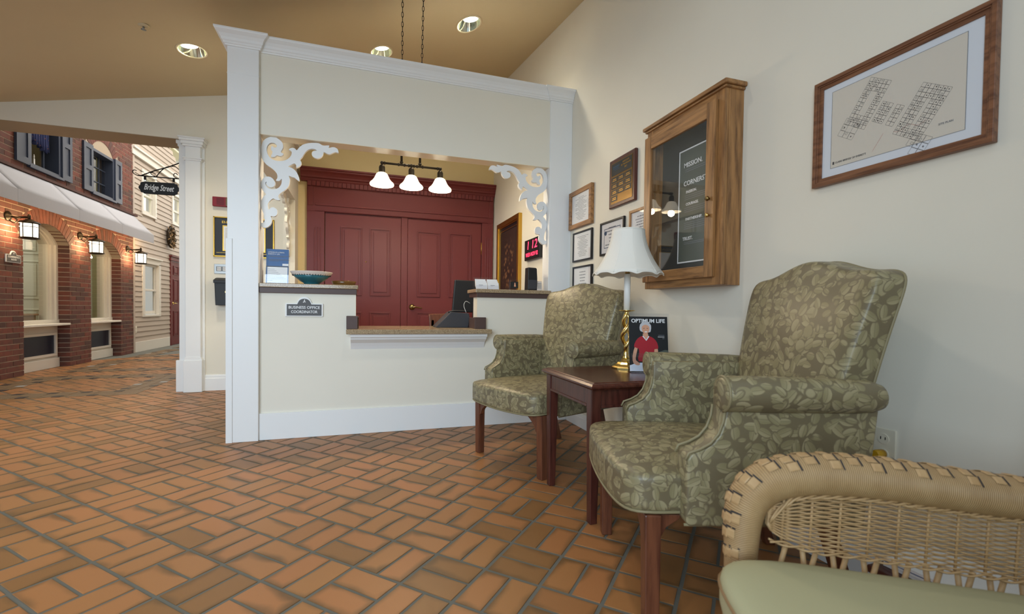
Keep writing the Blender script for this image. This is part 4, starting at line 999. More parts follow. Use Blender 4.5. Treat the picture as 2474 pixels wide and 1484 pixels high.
# ================================================================== WALL HANGINGS (right wall, x = XR)
def frame_bars(mb_, y0, y1, z0, z1, w, x0, x1):
    """four mitred bars, depth x0..x1 (x0 nearer the room)"""
    for P in ([(y0, z0), (y1, z0), (y1-w, z0+w), (y0+w, z0+w)], [(y0, z1), (y1, z1), (y1-w, z1-w), (y0+w, z1-w)], [(y0, z0), (y0, z1), (y0+w, z1-w), (y0+w, z0+w)], [(y1, z0), (y1, z1), (y1-w, z1-w), (y1-w, z0+w)]):
        mb_.prism(P, 0, x0, x1)
def textlines(y0, y1, z0, z1, n, seed, dens=0.8):
    rg = random.Random(seed); out = []
    for k in range(n):
        z = z1-(z1-z0)*(k+0.5)/n; w = (y1-y0)*rg.uniform(0.35, 1)*dens; c = (y0+y1)/2; h = (z1-z0)/n*0.16
        y = c-w/2
        while y < c+w/2:
            L = rg.uniform(0.006, 0.02); out.append((y, min(y+L, c+w/2), z-h, z+h)); y += L+0.004
    return out
def cert(label, y0, y1, z0, z1, mat, w, seed, extra=None, inner=None, n=14, d=0.018):
    t = thing('framed_certificate', label, 'frame', group='framed certificates on the right wall'); t['_w'] = 1
    m = MB(); frame_bars(m, y0, y1, z0, z1, w, XR-d, XR-0.001); m.obj('frame', mat, t, 0.0025)
    box('paper', 'paper_white', t, XR-d*0.5, XR-0.001, y0+w*0.8, y1-w*0.8, z0+w*0.8, z1-w*0.8)
    xt = XR-d*0.5-0.0002; q = w+0.022
    lines(textlines(y0+q, y1-q, z0+q, z1-q, n, seed), 'printed_text', 'ink_pale', t, 'R', xt)
    if inner:
        m = MB(); frame_bars(m, y0+w+0.035, y1-w-0.035, z0+w+0.035, z1-w-0.035, 0.004, xt-0.0004, xt); m.obj('printed_border', 'ink_blue', t)
        m = MB(); m.prism([(y1-w-0.055+0.014*cos(a)*(1+0.2*(i%2)), z1-w-0.065+0.014*sin(a)*(1+0.2*(i%2))) for i, a in enumerate([2*pi*k/16 for k in range(16)])], 0, xt-0.0005, xt); m.obj('printed_seal', 'ink_blue', t)
    box('glass', 'clear_glass', t, XR-d*0.75, XR-d*0.75+0.001, y0+w*0.8, y1-w*0.8, z0+w*0.8, z1-w*0.8)
    return t
cert('certificate in a wide light oak frame, topmost in the left column', 3.018, 3.390, 1.535, 1.828, 'oak_y', 0.034, 1, n=16, d=0.03)
cert('certificate in a thin black frame just below the oak framed one', 3.022, 3.335, 1.273, 1.503, 'black_frame', 0.013, 2, n=14)
cert('certificate in a thin black frame just above the back of the far armchair', 3.015, 3.328, 0.985, 1.236, 'black_frame', 0.013, 3, n=8)
cert('certificate with blue printed border in a black and gold frame left of the lamp shade', 2.590, 2.898, 1.277, 1.507, 'black_frame', 0.014, 4, inner=True, n=7)
cert('certificate in a bronze brown frame partly hidden behind the lamp shade and wooden cabinet', 2.236, 2.530, 1.275, 1.522, 'oak_z', 0.018, 5, n=10)
# brass plaque
t = thing('award_plaque', 'dark wood plaque with brass name plates, above the certificates', 'plaque'); t['_w'] = 1
box('backboard', 'cherry', t, XR-0.022, XR-0.001, 2.463, 2.772, 1.580, 1.900, 0.006)
y0, y1, z0, z1 = 2.49, 2.745, 1.605, 1.875
box('brass_sheet', 'plaque_brass', t, XR-0.0235, XR-0.022, y0, y1, z0, z1)
box('title_plate', 'sign_black', t, XR-0.0245, XR-0.0235, y0+0.008, y1-0.008, 1.79, 1.868)
for r in range(4):
    for c in range(3):
        if r == 3 and c > 0: continue
        a = y1-0.008-c*0.081; b = 1.778-r*0.041
        box('name_plate', 'sign_black', t, XR-0.0245, XR-0.0235, a-0.074, a, b-0.035, b)
        lines([(a-0.058, a-0.016, b-0.015, b-0.011), (a-0.062, a-0.012, b-0.025, b-0.021)], 'engraving', 'gold_frame', t, 'R', XR-0.0245)
for body, z, s in (('ASSOCIATE', 1.852, 0.015), ('OF THE MONTH', 1.834, 0.015), ('2017', 1.815, 0.015)): text(body, s, 'lettering', 'gold_frame', t, ONRIGHT(XR-0.0247, 2.565, z))
lines([(2.64, 2.72, 1.842, 1.848), (2.65, 2.72, 1.832, 1.836), (2.64, 2.70, 1.822, 1.825)], 'engraving', 'ink_blue', t, 'R', XR-0.0245)

# oak notice cabinet
cb = thing('notice_cabinet', 'deep oak wall cabinet with a glass door, cornice and dark mission statement inside', 'cabinet'); cb['_w'] = 1
y0, y1, z0, z1, d = 1.645, 2.222, 1.020, 1.895, 0.10; xf = XR-d
for q in ((y0, y0+0.018), (y1-0.018, y1)): box('side_panel', 'oak_z', cb, xf+0.018, XR-0.001, *q, z0, z1)
for q in ((z0+0.0005, z0+0.018), (z1-0.018, z1)): box('end_panel', 'oak_y', cb, xf+0.018, XR-0.001, y0+0.018, y1-0.018, *q, 0.002)
for q in ((y0, y0+0.060), (y1-0.05, y1)): box('face_stile', 'oak_z', cb, xf-0.001, xf+0.018, *q, z0, z1, 0.003)
for q in ((z0, z0+0.06), (z1-0.06, z1)): box('face_rail', 'oak_y', cb, xf-0.0003, xf+0.018, y0+0.05, y1-0.04, *q, 0.003)
m = MB(); m.box(xf-0.022, XR-0.001, y0-0.022, y1+0.022, z1, z1+0.020); m.box(xf-0.012, XR-0.001, y0-0.012, y1+0.012, z1-0.012, z1); m.obj('cornice', 'oak_y', cb, 0.006)
dy0, dy1, dz0, dz1 = y0+0.04, y1-0.002, z0+0.036, z1-0.045; dxa, dxb = xf-0.020, xf-0.002
door = box('glass_door', 'clear_glass', cb, dxa+0.008, dxa+0.011, dy0+0.05, dy1-0.05, dz0+0.05, dz1-0.065)
for q in ((dy0, dy0+0.055), (dy1-0.055, dy1)): box('door_stile', 'oak_z', door, dxa, dxb, *q, dz0, dz1, 0.003)
for q in ((dz1-0.07, dz1), (dz0, dz0+0.055)): box('door_rail', 'oak_y', door, dxa+0.0007, dxb, dy0+0.055, dy1-0.055, *q, 0.003)
for z, n_, r in ((1.410, 'knob', 0.011), (1.335, 'lock', 0.010)):
    MB().lathe([(0.001, -0.020), (r*0.8, -0.018), (r, -0.010), (r*0.5, -0.006), (r*0.5, 0)], (dxa, dy0+0.026, z), 14, 0).obj(n_, 'old_brass' if n_ == 'knob' else 'brass', door)
box('backing', 'cabinet_lining', cb, XR-0.012, XR-0.002, y0+0.02, y1-0.02, z0+0.02, z1-0.02)
# mission poster in the cabinet
po = thing('mission_poster', 'dark green poster with white border and mission text inside the oak cabinet', 'poster'); po['_w'] = 1
a, b, c, e = 1.715, 2.055, 1.155, 1.735; xp = XR-0.014
box('sheet', 'poster_green', po, xp, xp+0.0015, a, b, c, e)
m = MB(); frame_bars(m, a-0.004, b+0.004, c-0.004, e+0.004, 0.007, xp-0.0006, xp+0.001); m.obj('white_border', 'letter_white', po)
zz = 1.655
for body, s, z, dx in (('MISSION.', 0.034, 1.655, 0), ('CORNERSTONES.', 0.034, 1.560, 0), ('PASSION.', 0.019, 1.515, 0.02), ('COURAGE.', 0.019, 1.452, 0.02), ('PARTNERSHIP.', 0.019, 1.375, 0.02), ('TRUST.', 0.024, 1.275, 0)):
    text(body, s, 'lettering', 'letter_white', po, ONRIGHT(xp-0.0006, b-0.035-dx, z), align='LEFT', offset=0.0004)
rs = []
for z in (1.632, 1.622, 1.498, 1.488, 1.478, 1.434, 1.424, 1.414, 1.357, 1.347, 1.337, 1.327, 1.256, 1.248): rs.append((a+random.uniform(0.03, 0.12), b-0.045, z-0.0012, z+0.0012))
lines(rs, 'printed_text', 'ink_pale', po, 'R', xp-0.0002)
m = MB(); m.prism([(a+0.005, 1.185), (a+0.085, 1.185), (a+0.075, 1.225), (a+0.005, 1.225)], 0, xp-0.0008, xp); m.obj('white_label', 'letter_white', po)

# framed floor plan
fp = thing('framed_floor_plan', 'large walnut framed site plan drawing with white mat, highest and nearest on the right wall', 'picture'); fp['_w'] = 1
y0, y1, z0, z1 = 0.775, 1.292, 1.362, 1.743; w = 0.030
m = MB(); frame_bars(m, y0, y1, z0, z1, 0.013, XR-0.022, XR-0.001); frame_bars(m, y0+0.011, y1-0.011, z0+0.011, z1-0.011, 0.007, XR-0.018, XR-0.001); frame_bars(m, y0+0.016, y1-0.016, z0+0.016, z1-0.016, 0.014, XR-0.014, XR-0.001)
fr = m.obj('frame', 'walnut_y', fp, 0.002)
box('mat_board', 'mat_white', fp, XR-0.009, XR-0.002, y0+0.025, y1-0.025, z0+0.025, z1-0.025)
a, b, c, e = y0+0.068, y1-0.062, z0+0.058, z1-0.052; xp = XR-0.0095
box('drawing_sheet', 'paper_cream', fp, xp, xp+0.0006, a, b, c, e)
m = MB(); frame_bars(m, a-0.001, b+0.001, c-0.001, e+0.001, 0.0012, xp-0.0003, xp+0.0004); m.obj('mat_edge', 'ink_pale', fp)
m = MB(); rg = random.Random(11)
def seg(p, q, t=0.0006):
    p = Vector(p); q = Vector(q); d_ = (q-p)
    if d_.length < 1e-5: return
    n_ = Vector((-d_.y, d_.x)).normalized()*t*0.5
    m.add([(xp-0.0003, *(p+n_)), (xp-0.0003, *(q+n_)), (xp-0.0003, *(q-n_)), (xp-0.0003, *(p-n_))], [(0, 1, 2, 3)])
def rect(cx, cz, w_, h_, an, t=0.0006):
    ca, sa = cos(an), sin(an); P = [(cx+ca*x-sa*z, cz+sa*x+ca*z) for x, z in ((-w_/2, -h_/2), (w_/2, -h_/2), (w_/2, h_/2), (-w_/2, h_/2))]
    for k in range(4): seg(P[k], P[(k+1) % 4], t)
ymid = (a+b)/2; zmid = (c+e)/2; an = radians(-33)
def wing(uc, vc, nu_, nv_, cell, hall):
    ca, sa = cos(an), sin(an)
    for i in range(nu_):
        for j in range(nv_):
            if hall(i, j): continue
            u = uc+(i-(nu_-1)/2)*cell; v = vc+(j-(nv_-1)/2)*cell
            y, z = ymid-(ca*u-sa*v), zmid+(sa*u+ca*v)
            rect(y, z, cell*0.96, cell*0.96, -an)
            if rg.random() < 0.6: rect(y+rg.uniform(-.2, .2)*cell, z+rg.uniform(-.2, .2)*cell, cell*0.35, cell*0.3, -an)
            if rg.random() < 0.35: rect(y, z, cell*0.15, cell*0.15, -an, 0.0014)
wing(-0.085, 0.0, 6, 12, 0.0125, lambda i, j: (i in (2, 3) and 2 < j < 9)); wing(0.095, 0.01, 7, 12, 0.0125, lambda i, j: (i in (3,) and 1 < j < 9))
wing(0.0, -0.015, 6, 5, 0.0125, lambda i, j: i == 3); wing(-0.10, -0.085, 3, 3, 0.02, lambda i, j: i == j == 1); wing(0.14, -0.075, 3, 3, 0.02, lambda i, j: i == 0 and j == 0)
m.obj('plan_drawing', 'ink', fp, fixn=False)
m = MB()
for k in range(10): seg((ymid-0.01-k*0.009, zmid-0.075-0.006*sin(k)), (ymid-0.019-k*0.009, zmid-0.075-0.006*sin(k+1)), 0.0008)
for k in range(8): seg((ymid+0.02+k*0.004, zmid-0.07-k*0.006), (ymid+0.024+k*0.004, zmid-0.078-k*0.006), 0.0007)
m.obj('path_drawing', 'ink_red', fp, fixn=False)
text('CLARE BRIDGE OF EVERETT', 0.0085, 'lettering', 'ink', fp, ONRIGHT(xp-0.0004, b-0.016, c+0.016), align='LEFT'); text('SITE PLAN', 0.008, 'lettering', 'ink_pale', fp, ONRIGHT(xp-0.0004, a+0.045, c+0.036))
box('logo', 'ink', fp, xp-0.0004, xp, b-0.013, b-0.007, c+0.011, c+0.021)
box('glass', 'clear_glass', fp, XR-0.0115, XR-0.0105, y0+0.025, y1-0.025, z0+0.025, z1-0.025)

# outlet
t = thing('wall_outlet', 'ivory duplex outlet with a yellow plug on the right wall behind the near armchair', 'outlet'); t['_w'] = 1
box('cover_plate', 'outlet_ivory', t, XR-0.006, XR-0.0005, 0.993, 1.065, 0.415, 0.530, 0.003)
for z in (0.497, 0.448): MB().lathe([(0.017, -0.0085), (0.017, -0.004)], (XR, 1.029, z), 20, 0).obj('receptacle', 'outlet_ivory', t)
box('slot', 'black_plastic', t, XR-0.009, XR-0.0083, 1.021, 1.0235, 0.494, 0.503); box('slot', 'black_plastic', t, XR-0.009, XR-0.0083, 1.0345, 1.037, 0.494, 0.503)
MB().lathe([(0.012, -0.045), (0.015, -0.035), (0.014, -0.009)], (XR, 1.029, 0.448), 14, 0).obj('plug', 'plug_yellow', t)

# inside the booth on the right wall
t = thing('framed_painting', 'tall gold framed painting of dark flowers on the right wall inside the booth', 'painting'); t['_w'] = 1
y0, y1, z0, z1 = 4.60, 5.42, 0.87, 1.915
m = MB(); frame_bars(m, y0, y1, z0, z1, 0.05, XR-0.04, XR-0.001); frame_bars(m, y0+0.04, y1-0.04, z0+0.04, z1-0.04, 0.025, XR-0.028, XR-0.001); m.obj('frame', 'gold_frame', t, 0.004)
box('mat_board', 'black_frame', t, XR-0.02, XR-0.001, y0+0.05, y1-0.05, z0+0.05, z1-0.05); m = MB(); frame_bars(m, y0+0.10, y1-0.10, z0+0.10, z1-0.10, 0.008, XR-0.0215, XR-0.02); m.obj('inner_line', 'gold_frame', t)
cv = MB().box(-0.002, 0, -0.29, 0.29, -0.40, 0.40).obj('canvas', 'flower_painting', t); cv.location = (XR-0.0205, 5.01, 1.39)
t = thing('digital_clock', 'black digital clock with red numerals on the right wall inside the booth', 'clock'); t['_w'] = 1
box('case', 'black_plastic', t, XR-0.035, XR-0.001, 4.00, 4.415, 1.385, 1.588, 0.004)
text('1 12', 0.115, 'numerals', 'led_red', t, ONRIGHT(XR-0.0356, 4.21, 1.525), shear=0.12, width=0.26); text('WED NOV 02', 0.055, 'date_display', 'led_red', t, ONRIGHT(XR-0.0356, 4.21, 1.435), width=0.33)

# opening wall: alarm, framed notice, call panel, mailbox
t = thing('fire_alarm', 'red fire alarm strobe on the cream wall beside the white pilaster', 'fire alarm'); t['_w'] = 1
box('housing', 'alarm_red', t, -1.468, -1.24, YO-0.045, YO, 1.925, 2.023, 0.005); box('strobe_lens', 'reflector', t, -1.345, -1.25, YO-0.055, YO-0.045, 1.935, 2.015, 0.004)
for k in range(7): box('grille_bar', 'black_frame', t, -1.43, -1.36, YO-0.047, YO-0.0445, 1.94+k*0.011, 1.943+k*0.011)
t = thing('framed_notice', 'gold framed dark notice with a white sheet, half hidden behind the booth corner post', 'frame'); t['_w'] = 1
X0, X1, Z0, Z1 = -1.466, -0.895, 1.405, 1.823
m = MB()
for q in ((X0, X1, Z0, Z0+0.012), (X0, X1, Z1-0.012, Z1), (X0, X0+0.012, Z0, Z1), (X1-0.012, X1, Z0, Z1)): m.box(q[0], q[1], YO-0.022, YO, q[2], q[3])
m.obj('frame', 'gold_frame', t, 0.002); box('mat_board', 'poster_dark', t, X0+0.01, X1-0.01, YO-0.012, YO, Z0+0.01, Z1-0.01)
box('sheet_border', 'gold_frame', t, -1.383, -0.98, YO-0.0126, YO-0.012, 1.467, 1.735); box('sheet', 'paper_white', t, -1.372, -0.99, YO-0.0132, YO-0.0126, 1.477, 1.725)
text('BROOKDALE', 0.036, 'lettering', 'gold_frame', t, FRONT(-1.18, YO-0.0128, 1.768), width=0.42); lines([(-1.44, -0.92, 1.447, 1.450)], 'small_print', 'gold_frame', t, 'F', YO-0.0124)
lines([(-1.36, -1.36+random.uniform(0.03, 0.06), z, z+0.0025) for z in [1.49+k*0.0125 for k in range(18)]], 'printed_text', 'ink_pale', t, 'F', YO-0.0134)
t = thing('call_panel', 'grey metal panel of name buttons on the wall above the black mailbox', 'panel'); t['_w'] = 1
box('plate', 'steel', t, -1.461, -1.08, YO-0.008, YO, 1.228, 1.328, 0.002)
for k in range(5):
    x = -1.438+k*0.053; box('button_frame', 'black_plastic', t, x-0.003, x+0.047, YO-0.0095, YO-0.008, 1.253, 1.303)
    for j in range(4): box('name_slot', 'paper_white', t, x+0.002, x+0.042, YO-0.0105, YO-0.0095, 1.257+j*0.0115, 1.265+j*0.0115)
t = thing('wall_mailbox', 'black wall mailbox with a brass oval below the call panel', 'mailbox'); t['_w'] = 1
m = MB(); m.prism([(-1.427, 0.895), (-1.09, 0.895), (-1.08, 1.145), (-1.437, 1.145)], 1, YO-0.10, YO); m.obj('body', 'black_plastic', t, 0.004)
m = MB(); m.prism([(YO, 1.185), (YO-0.03, 1.18), (YO-0.115, 1.155), (YO-0.115, 1.125), (YO, 1.125)], 0, -1.443, -1.075); m.obj('lid', 'black_plastic', t, 0.003)
m = MB(); m.prism([(-1.26+0.08*cos(a), 1.035+0.034*sin(a)) for a in [2*pi*k/28 for k in range(28)]], 1, YO-0.106, YO-0.10); m.obj('oval_badge', 'old_brass', t, 0.003)

# ================================================================== THINGS ON THE BOOTH COUNTERS
t = thing('brochure_stand', 'blue and white brochures standing in a clear holder at the left end of the counter', 'brochure holder'); t['_w'] = 1
ya = YK+0.06
def bx(px, py): return unproj_y(px, py, ya)
x0, zt_ = bx(643, 608); x1, _ = bx(697, 608); zb_ = 1.0505
m = MB(); m.prism([(ya, zb_), (ya-0.012, zb_), (ya+0.012, zb_+0.235), (ya+0.024, zb_+0.235)], 0, x0, x1); bro = m.obj('blue_brochure', 'brochure_blue', t)
def lean(z): return ya-0.012+0.024*(z-zb_)/0.235
def lp(name, mat, a, b, z0, z1, off=0.001): m = MB(); m.prism([(lean(z0)-off, z0), (lean(z1)-off, z1), (lean(z1)-off-0.0008, z1), (lean(z0)-off-0.0008, z0)], 0, a, b); return m.obj(name, mat, t)
lp('white_form', 'paper_white', x0+0.008, x1-0.005, zb_+0.004, zb_+0.112); lp('white_logo_tab', 'letter_white', x0+0.10, x1, zb_+0.122, zb_+0.136); lp('dark_stripe', 'navy', x0, x1-0.0, zb_+0.112, zb_+0.119)
text('INTRODUCE A FRIEND,', 0.012, 'lettering', 'letter_white', t, face_mtx((x0+0.012, lean(zb_+0.21)-0.0016, zb_+0.212), (1, 0, 0), (0, 0.1, 1)), align='LEFT', width=0.10)
text('ENRICH A LIFE', 0.012, 'lettering', 'letter_white', t, face_mtx((x0+0.012, lean(zb_+0.20)-0.0016, zb_+0.200), (1, 0, 0), (0, 0.1, 1)), align='LEFT', width=0.07)
m = MB()
for z, w_ in [(0.187, 0.12), (0.181, 0.10), (0.164, 0.12), (0.158, 0.125), (0.152, 0.06)]: m.box(x0+0.018, x0+0.018+w_, lean(zb_+z)-0.0024, lean(zb_+z)-0.0014, zb_+z, zb_+z+0.002)
for k in range(8): m.box(x0+0.012, x0+0.04+0.012*(k*7 % 8), lean(zb_+0.02+k*0.011)-0.0030, lean(zb_+0.02+k*0.011)-0.0018, zb_+0.02+k*0.011, zb_+0.0212+k*0.011)
m.obj('printed_text', 'ink_pale', t)
m = MB(); m.box(x0-0.004, x1+0.004, ya-0.02, ya+0.10, zb_, zb_+0.002); m.box(x0-0.004, x1+0.004, ya-0.022, ya-0.02, zb_, zb_+0.06); m.prism([(ya+0.026, zb_), (ya+0.028, zb_), (ya+0.06, zb_+0.24), (ya+0.058, zb_+0.24)], 0, x0-0.004, x1+0.004); m.obj('acrylic_holder', 'acrylic', t)
m = MB()
for k in range(12): m.box(x0-0.010, x0+0.07, ya+0.03+k*0.001, ya+0.0305+k*0.001+0.03, zb_+0.003+k*0.009, zb_+0.0085+k*0.009)
m.obj('leaflet_stack', 'paper_cream', t)
t = thing('teal_bowl', 'wide teal and cream footed bowl on the left granite counter', 'bowl', (-0.33, YK+0.10, 1.0505)); r = 0.138
MB().lathe([(0.001, 0.001), (0.045, 0.0), (0.050, 0.004), (0.052, 0.010), (0.070, 0.020), (0.100, 0.042), (0.122, 0.063), (0.119, 0.063), (0.096, 0.046), (0.066, 0.026), (0.001, 0.018)], (0, 0, 0), 48).obj('body', 'bowl_teal', t)
MB().lathe([(0.1222, 0.063), (r, 0.086), (0.1375, 0.089), (0.134, 0.088), (0.119, 0.064)], (0, 0, 0), 48, cap=False).obj('rim', 'bowl_white', t)
m = MB()
for k in range(44):
    a = 2*pi*k/44
    if k % 2 == 0 or True: m.box(-0.0018, 0.0018, 0.1, 0.1, 0, 0) if False else m.tube([(0.121*cos(a), 0.121*sin(a), 0.060), (0.1262*cos(a), 0.1262*sin(a), 0.067+0.003*(k % 2))], 0.0022, 4)
m.obj('rim_notches', 'black_frame', t)
t = thing('brown_dish', 'small brown glazed dish beside the teal bowl', 'dish', (-0.118, YK+0.17, 1.0505))
MB().lathe([(0.001, 0.001), (0.070, 0.0), (0.076, 0.006), (0.086, 0.032), (0.083, 0.034), (0.072, 0.009), (0.001, 0.006)], (0, 0, 0), 32).obj('body', 'dish_brown', t); 
m = MB(); m.lathe([(0.004, 0.0), (0.004, 0.04)], (0.03, 0, 0), 8); m.obj('pen', 'gold_frame', t)
# business cards
def onz_(px, py, z):
    d = F+RV*((px-PCX)/FPX)+DV*((py-PCY)/FPX); k = (z-H)/d.z; return (d.x*k, d.y*k)
t = thing('business_card_holder', 'clear stepped holder with white business cards at the left end of the right counter', 'card holder'); t['_w'] = 1
yc = YK+0.02; zc_ = 1.0485
for c in range(2):
    xa_ = 0.842+c*0.094
    for r in range(3):
        m = MB(); m.prism([(yc+r*0.022, zc_+r*0.012), (yc+r*0.022+0.008, zc_+r*0.012), (yc+r*0.022+0.022, zc_+0.052+r*0.014), (yc+r*0.022+0.014, zc_+0.052+r*0.014)], 0, xa_+0.002*r, xa_+0.088)
        m.obj('card_stack', 'paper_white', t)
        lines([(xa_+0.022, xa_+0.055, zc_+0.03+r*0.016, zc_+0.033+r*0.016), (xa_+0.022, xa_+0.045, zc_+0.022+r*0.016, zc_+0.0235+r*0.016)], 'printed_text', 'ink_pale', t, 'F', yc+r*0.022+0.0065)
m = MB(); m.box(0.838, 1.03, yc-0.006, yc-0.004, zc_, zc_+0.03); m.box(0.838, 1.03, yc+0.085, yc+0.087, zc_, zc_+0.095); m.box(0.838, 1.03, yc-0.006, yc+0.087, zc_, zc_+0.0015); m.obj('acrylic_holder', 'acrylic', t)
t = thing('photo_block', 'small clear acrylic block with a dark photo on the right counter', 'photo stand'); t['_w'] = 1
box('block', 'acrylic', t, 1.115, 1.205, YK+0.03, YK+0.055, zc_, zc_+0.082, 0.002); box('photo', 'cabinet_lining', t, 1.121, 1.185, YK+0.0285, YK+0.0295, zc_+0.014, zc_+0.066)
m = MB(); m.prism([(1.150, zc_+0.027), (1.166, zc_+0.027), (1.160, zc_+0.058), (1.154, zc_+0.058)], 1, YK+0.0275, YK+0.0285); m.obj('photo_figure', 'skin', t)
t = thing('small_speaker', 'small black speaker standing on the right counter', 'speaker'); t['_w'] = 1
xs_, _ = unproj_y(1273, 690, YK+0.05); xe_, ze_ = unproj_y(1296, 648, YK+0.05)
m = MB(); m.prism([(xs_, zc_), (xe_, zc_), (xe_+0.002, zc_+0.10), (xe_-0.003, ze_-0.008), (xe_-0.010, ze_), (xs_+0.004, ze_+0.002)], 1, YK+0.03, YK+0.11); m.obj('cabinet', 'black_plastic', t, 0.004)
box('grille', 'grey_plastic', t, xs_+0.006, xe_-0.006, YK+0.028, YK+0.031, zc_+0.012, zc_+0.085, 0.001)
t = thing('desk_calendar', 'tiny pale tent card at the right end of the right counter', 'card'); t['_w'] = 1
m = MB(); m.prism([(YK+0.03, zc_), (YK+0.032, zc_), (YK+0.055, zc_+0.075), (YK+0.08, zc_), (YK+0.082, zc_), (YK+0.056, zc_+0.078)], 0, 1.34, 1.395); m.obj('card', 'bowl_white', t)
lines([(1.35, 1.385, zc_+0.02+k*0.012, zc_+0.023+k*0.012) for k in range(4)], 'printed_text', 'ink_pale', t, 'F', YK+0.034)
# monitor, phone, chair back
t = thing('computer_monitor', 'black monitor seen from behind on the desk inside the booth', 'monitor'); t['_w'] = 1
ym = YK+0.72
P = [unproj_y(x, y, ym) for x, y in ((1099, 676), (1162, 683), (1162, 757), (1092, 755))]
m = MB(); m.prism([(P[0][0], P[0][1]), (P[0][0]+0.30, P[0][1]-0.005), (P[3][0]+0.30, P[3][1]), (P[3][0], P[3][1])], 1, ym, ym+0.03); m.obj('screen_housing', 'black_plastic', t, 0.008)
box('stand_neck', 'black_plastic', t, P[0][0]+0.17, P[0][0]+0.23, ym-0.01, ym+0.02, 0.74, P[3][1]+0.1, 0.003); box('stand_foot', 'black_plastic', t, P[0][0]+0.12, P[0][0]+0.36, ym-0.08, ym+0.14, 0.7355, 0.75, 0.005)
t = thing('desk_phone', 'dark grey desk telephone on the low shelf by the right brown block', 'telephone'); t['_w'] = 1
yq = YK+0.16
zq = 0.7455
pp = lambda x, y: unproj_y(x, y, yq)
m = MB(); A = [pp(1054, 784), pp(1086, 758), pp(1090, 755), pp(1132, 757), pp(1135, 766), pp(1131, 786)]
m.prism([(A[0][0], zq), (A[0][0]+0.002, zq+0.008), (A[1][0], A[1][1]), (A[2][0], A[2][1]+0.003), (A[3][0], A[3][1]), (A[4][0], A[4][1]), (A[5][0], zq)], 1, yq, yq+0.19); m.obj('phone_body', 'grey_plastic', t, 0.004)
m = MB(); m.tube(catmull([(A[1][0], yq+0.05, A[1][1]+0.01), (A[1][0]+0.05, yq+0.05, A[1][1]+0.02), (A[3][0], yq+0.05, A[3][1]+0.012)], 5, False), 0.008, 8); m.obj('handset', 'black_plastic', t)
m = MB(); m.tube(catmull([(A[3][0]-0.015, yq+0.02, A[3][1]+0.005), (A[3][0]-0.03, yq+0.04, A[3][1]+0.06), (A[3][0]-0.01, yq+0.06, A[3][1]+0.095), (A[3][0]+0.03, yq+0.08, A[3][1]+0.08)], 5, False), 0.0018, 5); m.obj('phone_cord', 'trim_white', t)
t = thing('wooden_desk_chair', 'top of a brown wooden chair back behind the low shelf', 'chair'); t['_w'] = 1
yh = YK+0.68; a = unproj_y(1036, 759, yh); b = (0.52, a[1])
m = MB(); m.prism([(a[0], a[1]), (a[0]+0.18, a[1]+0.006), (a[0]+0.36, a[1]), (a[0]+0.35, a[1]-0.14), (a[0]+0.012, a[1]-0.14)], 1, yh, yh+0.025); m.obj('top_rail', 'leg_wood', t, 0.006)
xc_ = a[0]
for x in (xc_+0.02, xc_+0.31): box('back_post', 'leg_wood', t, x, x+0.03, yh, yh+0.025, 0.0, a[1]-0.05, 0.004)
box('seat', 'leg_wood', t, xc_+0.01, xc_+0.35, yh-0.38, yh+0.01, 0.42, 0.45, 0.008)
for x in (xc_+0.02, xc_+0.31): box('leg', 'leg_wood', t, x, x+0.03, yh-0.36, yh-0.33, 0, 0.42, 0.003)

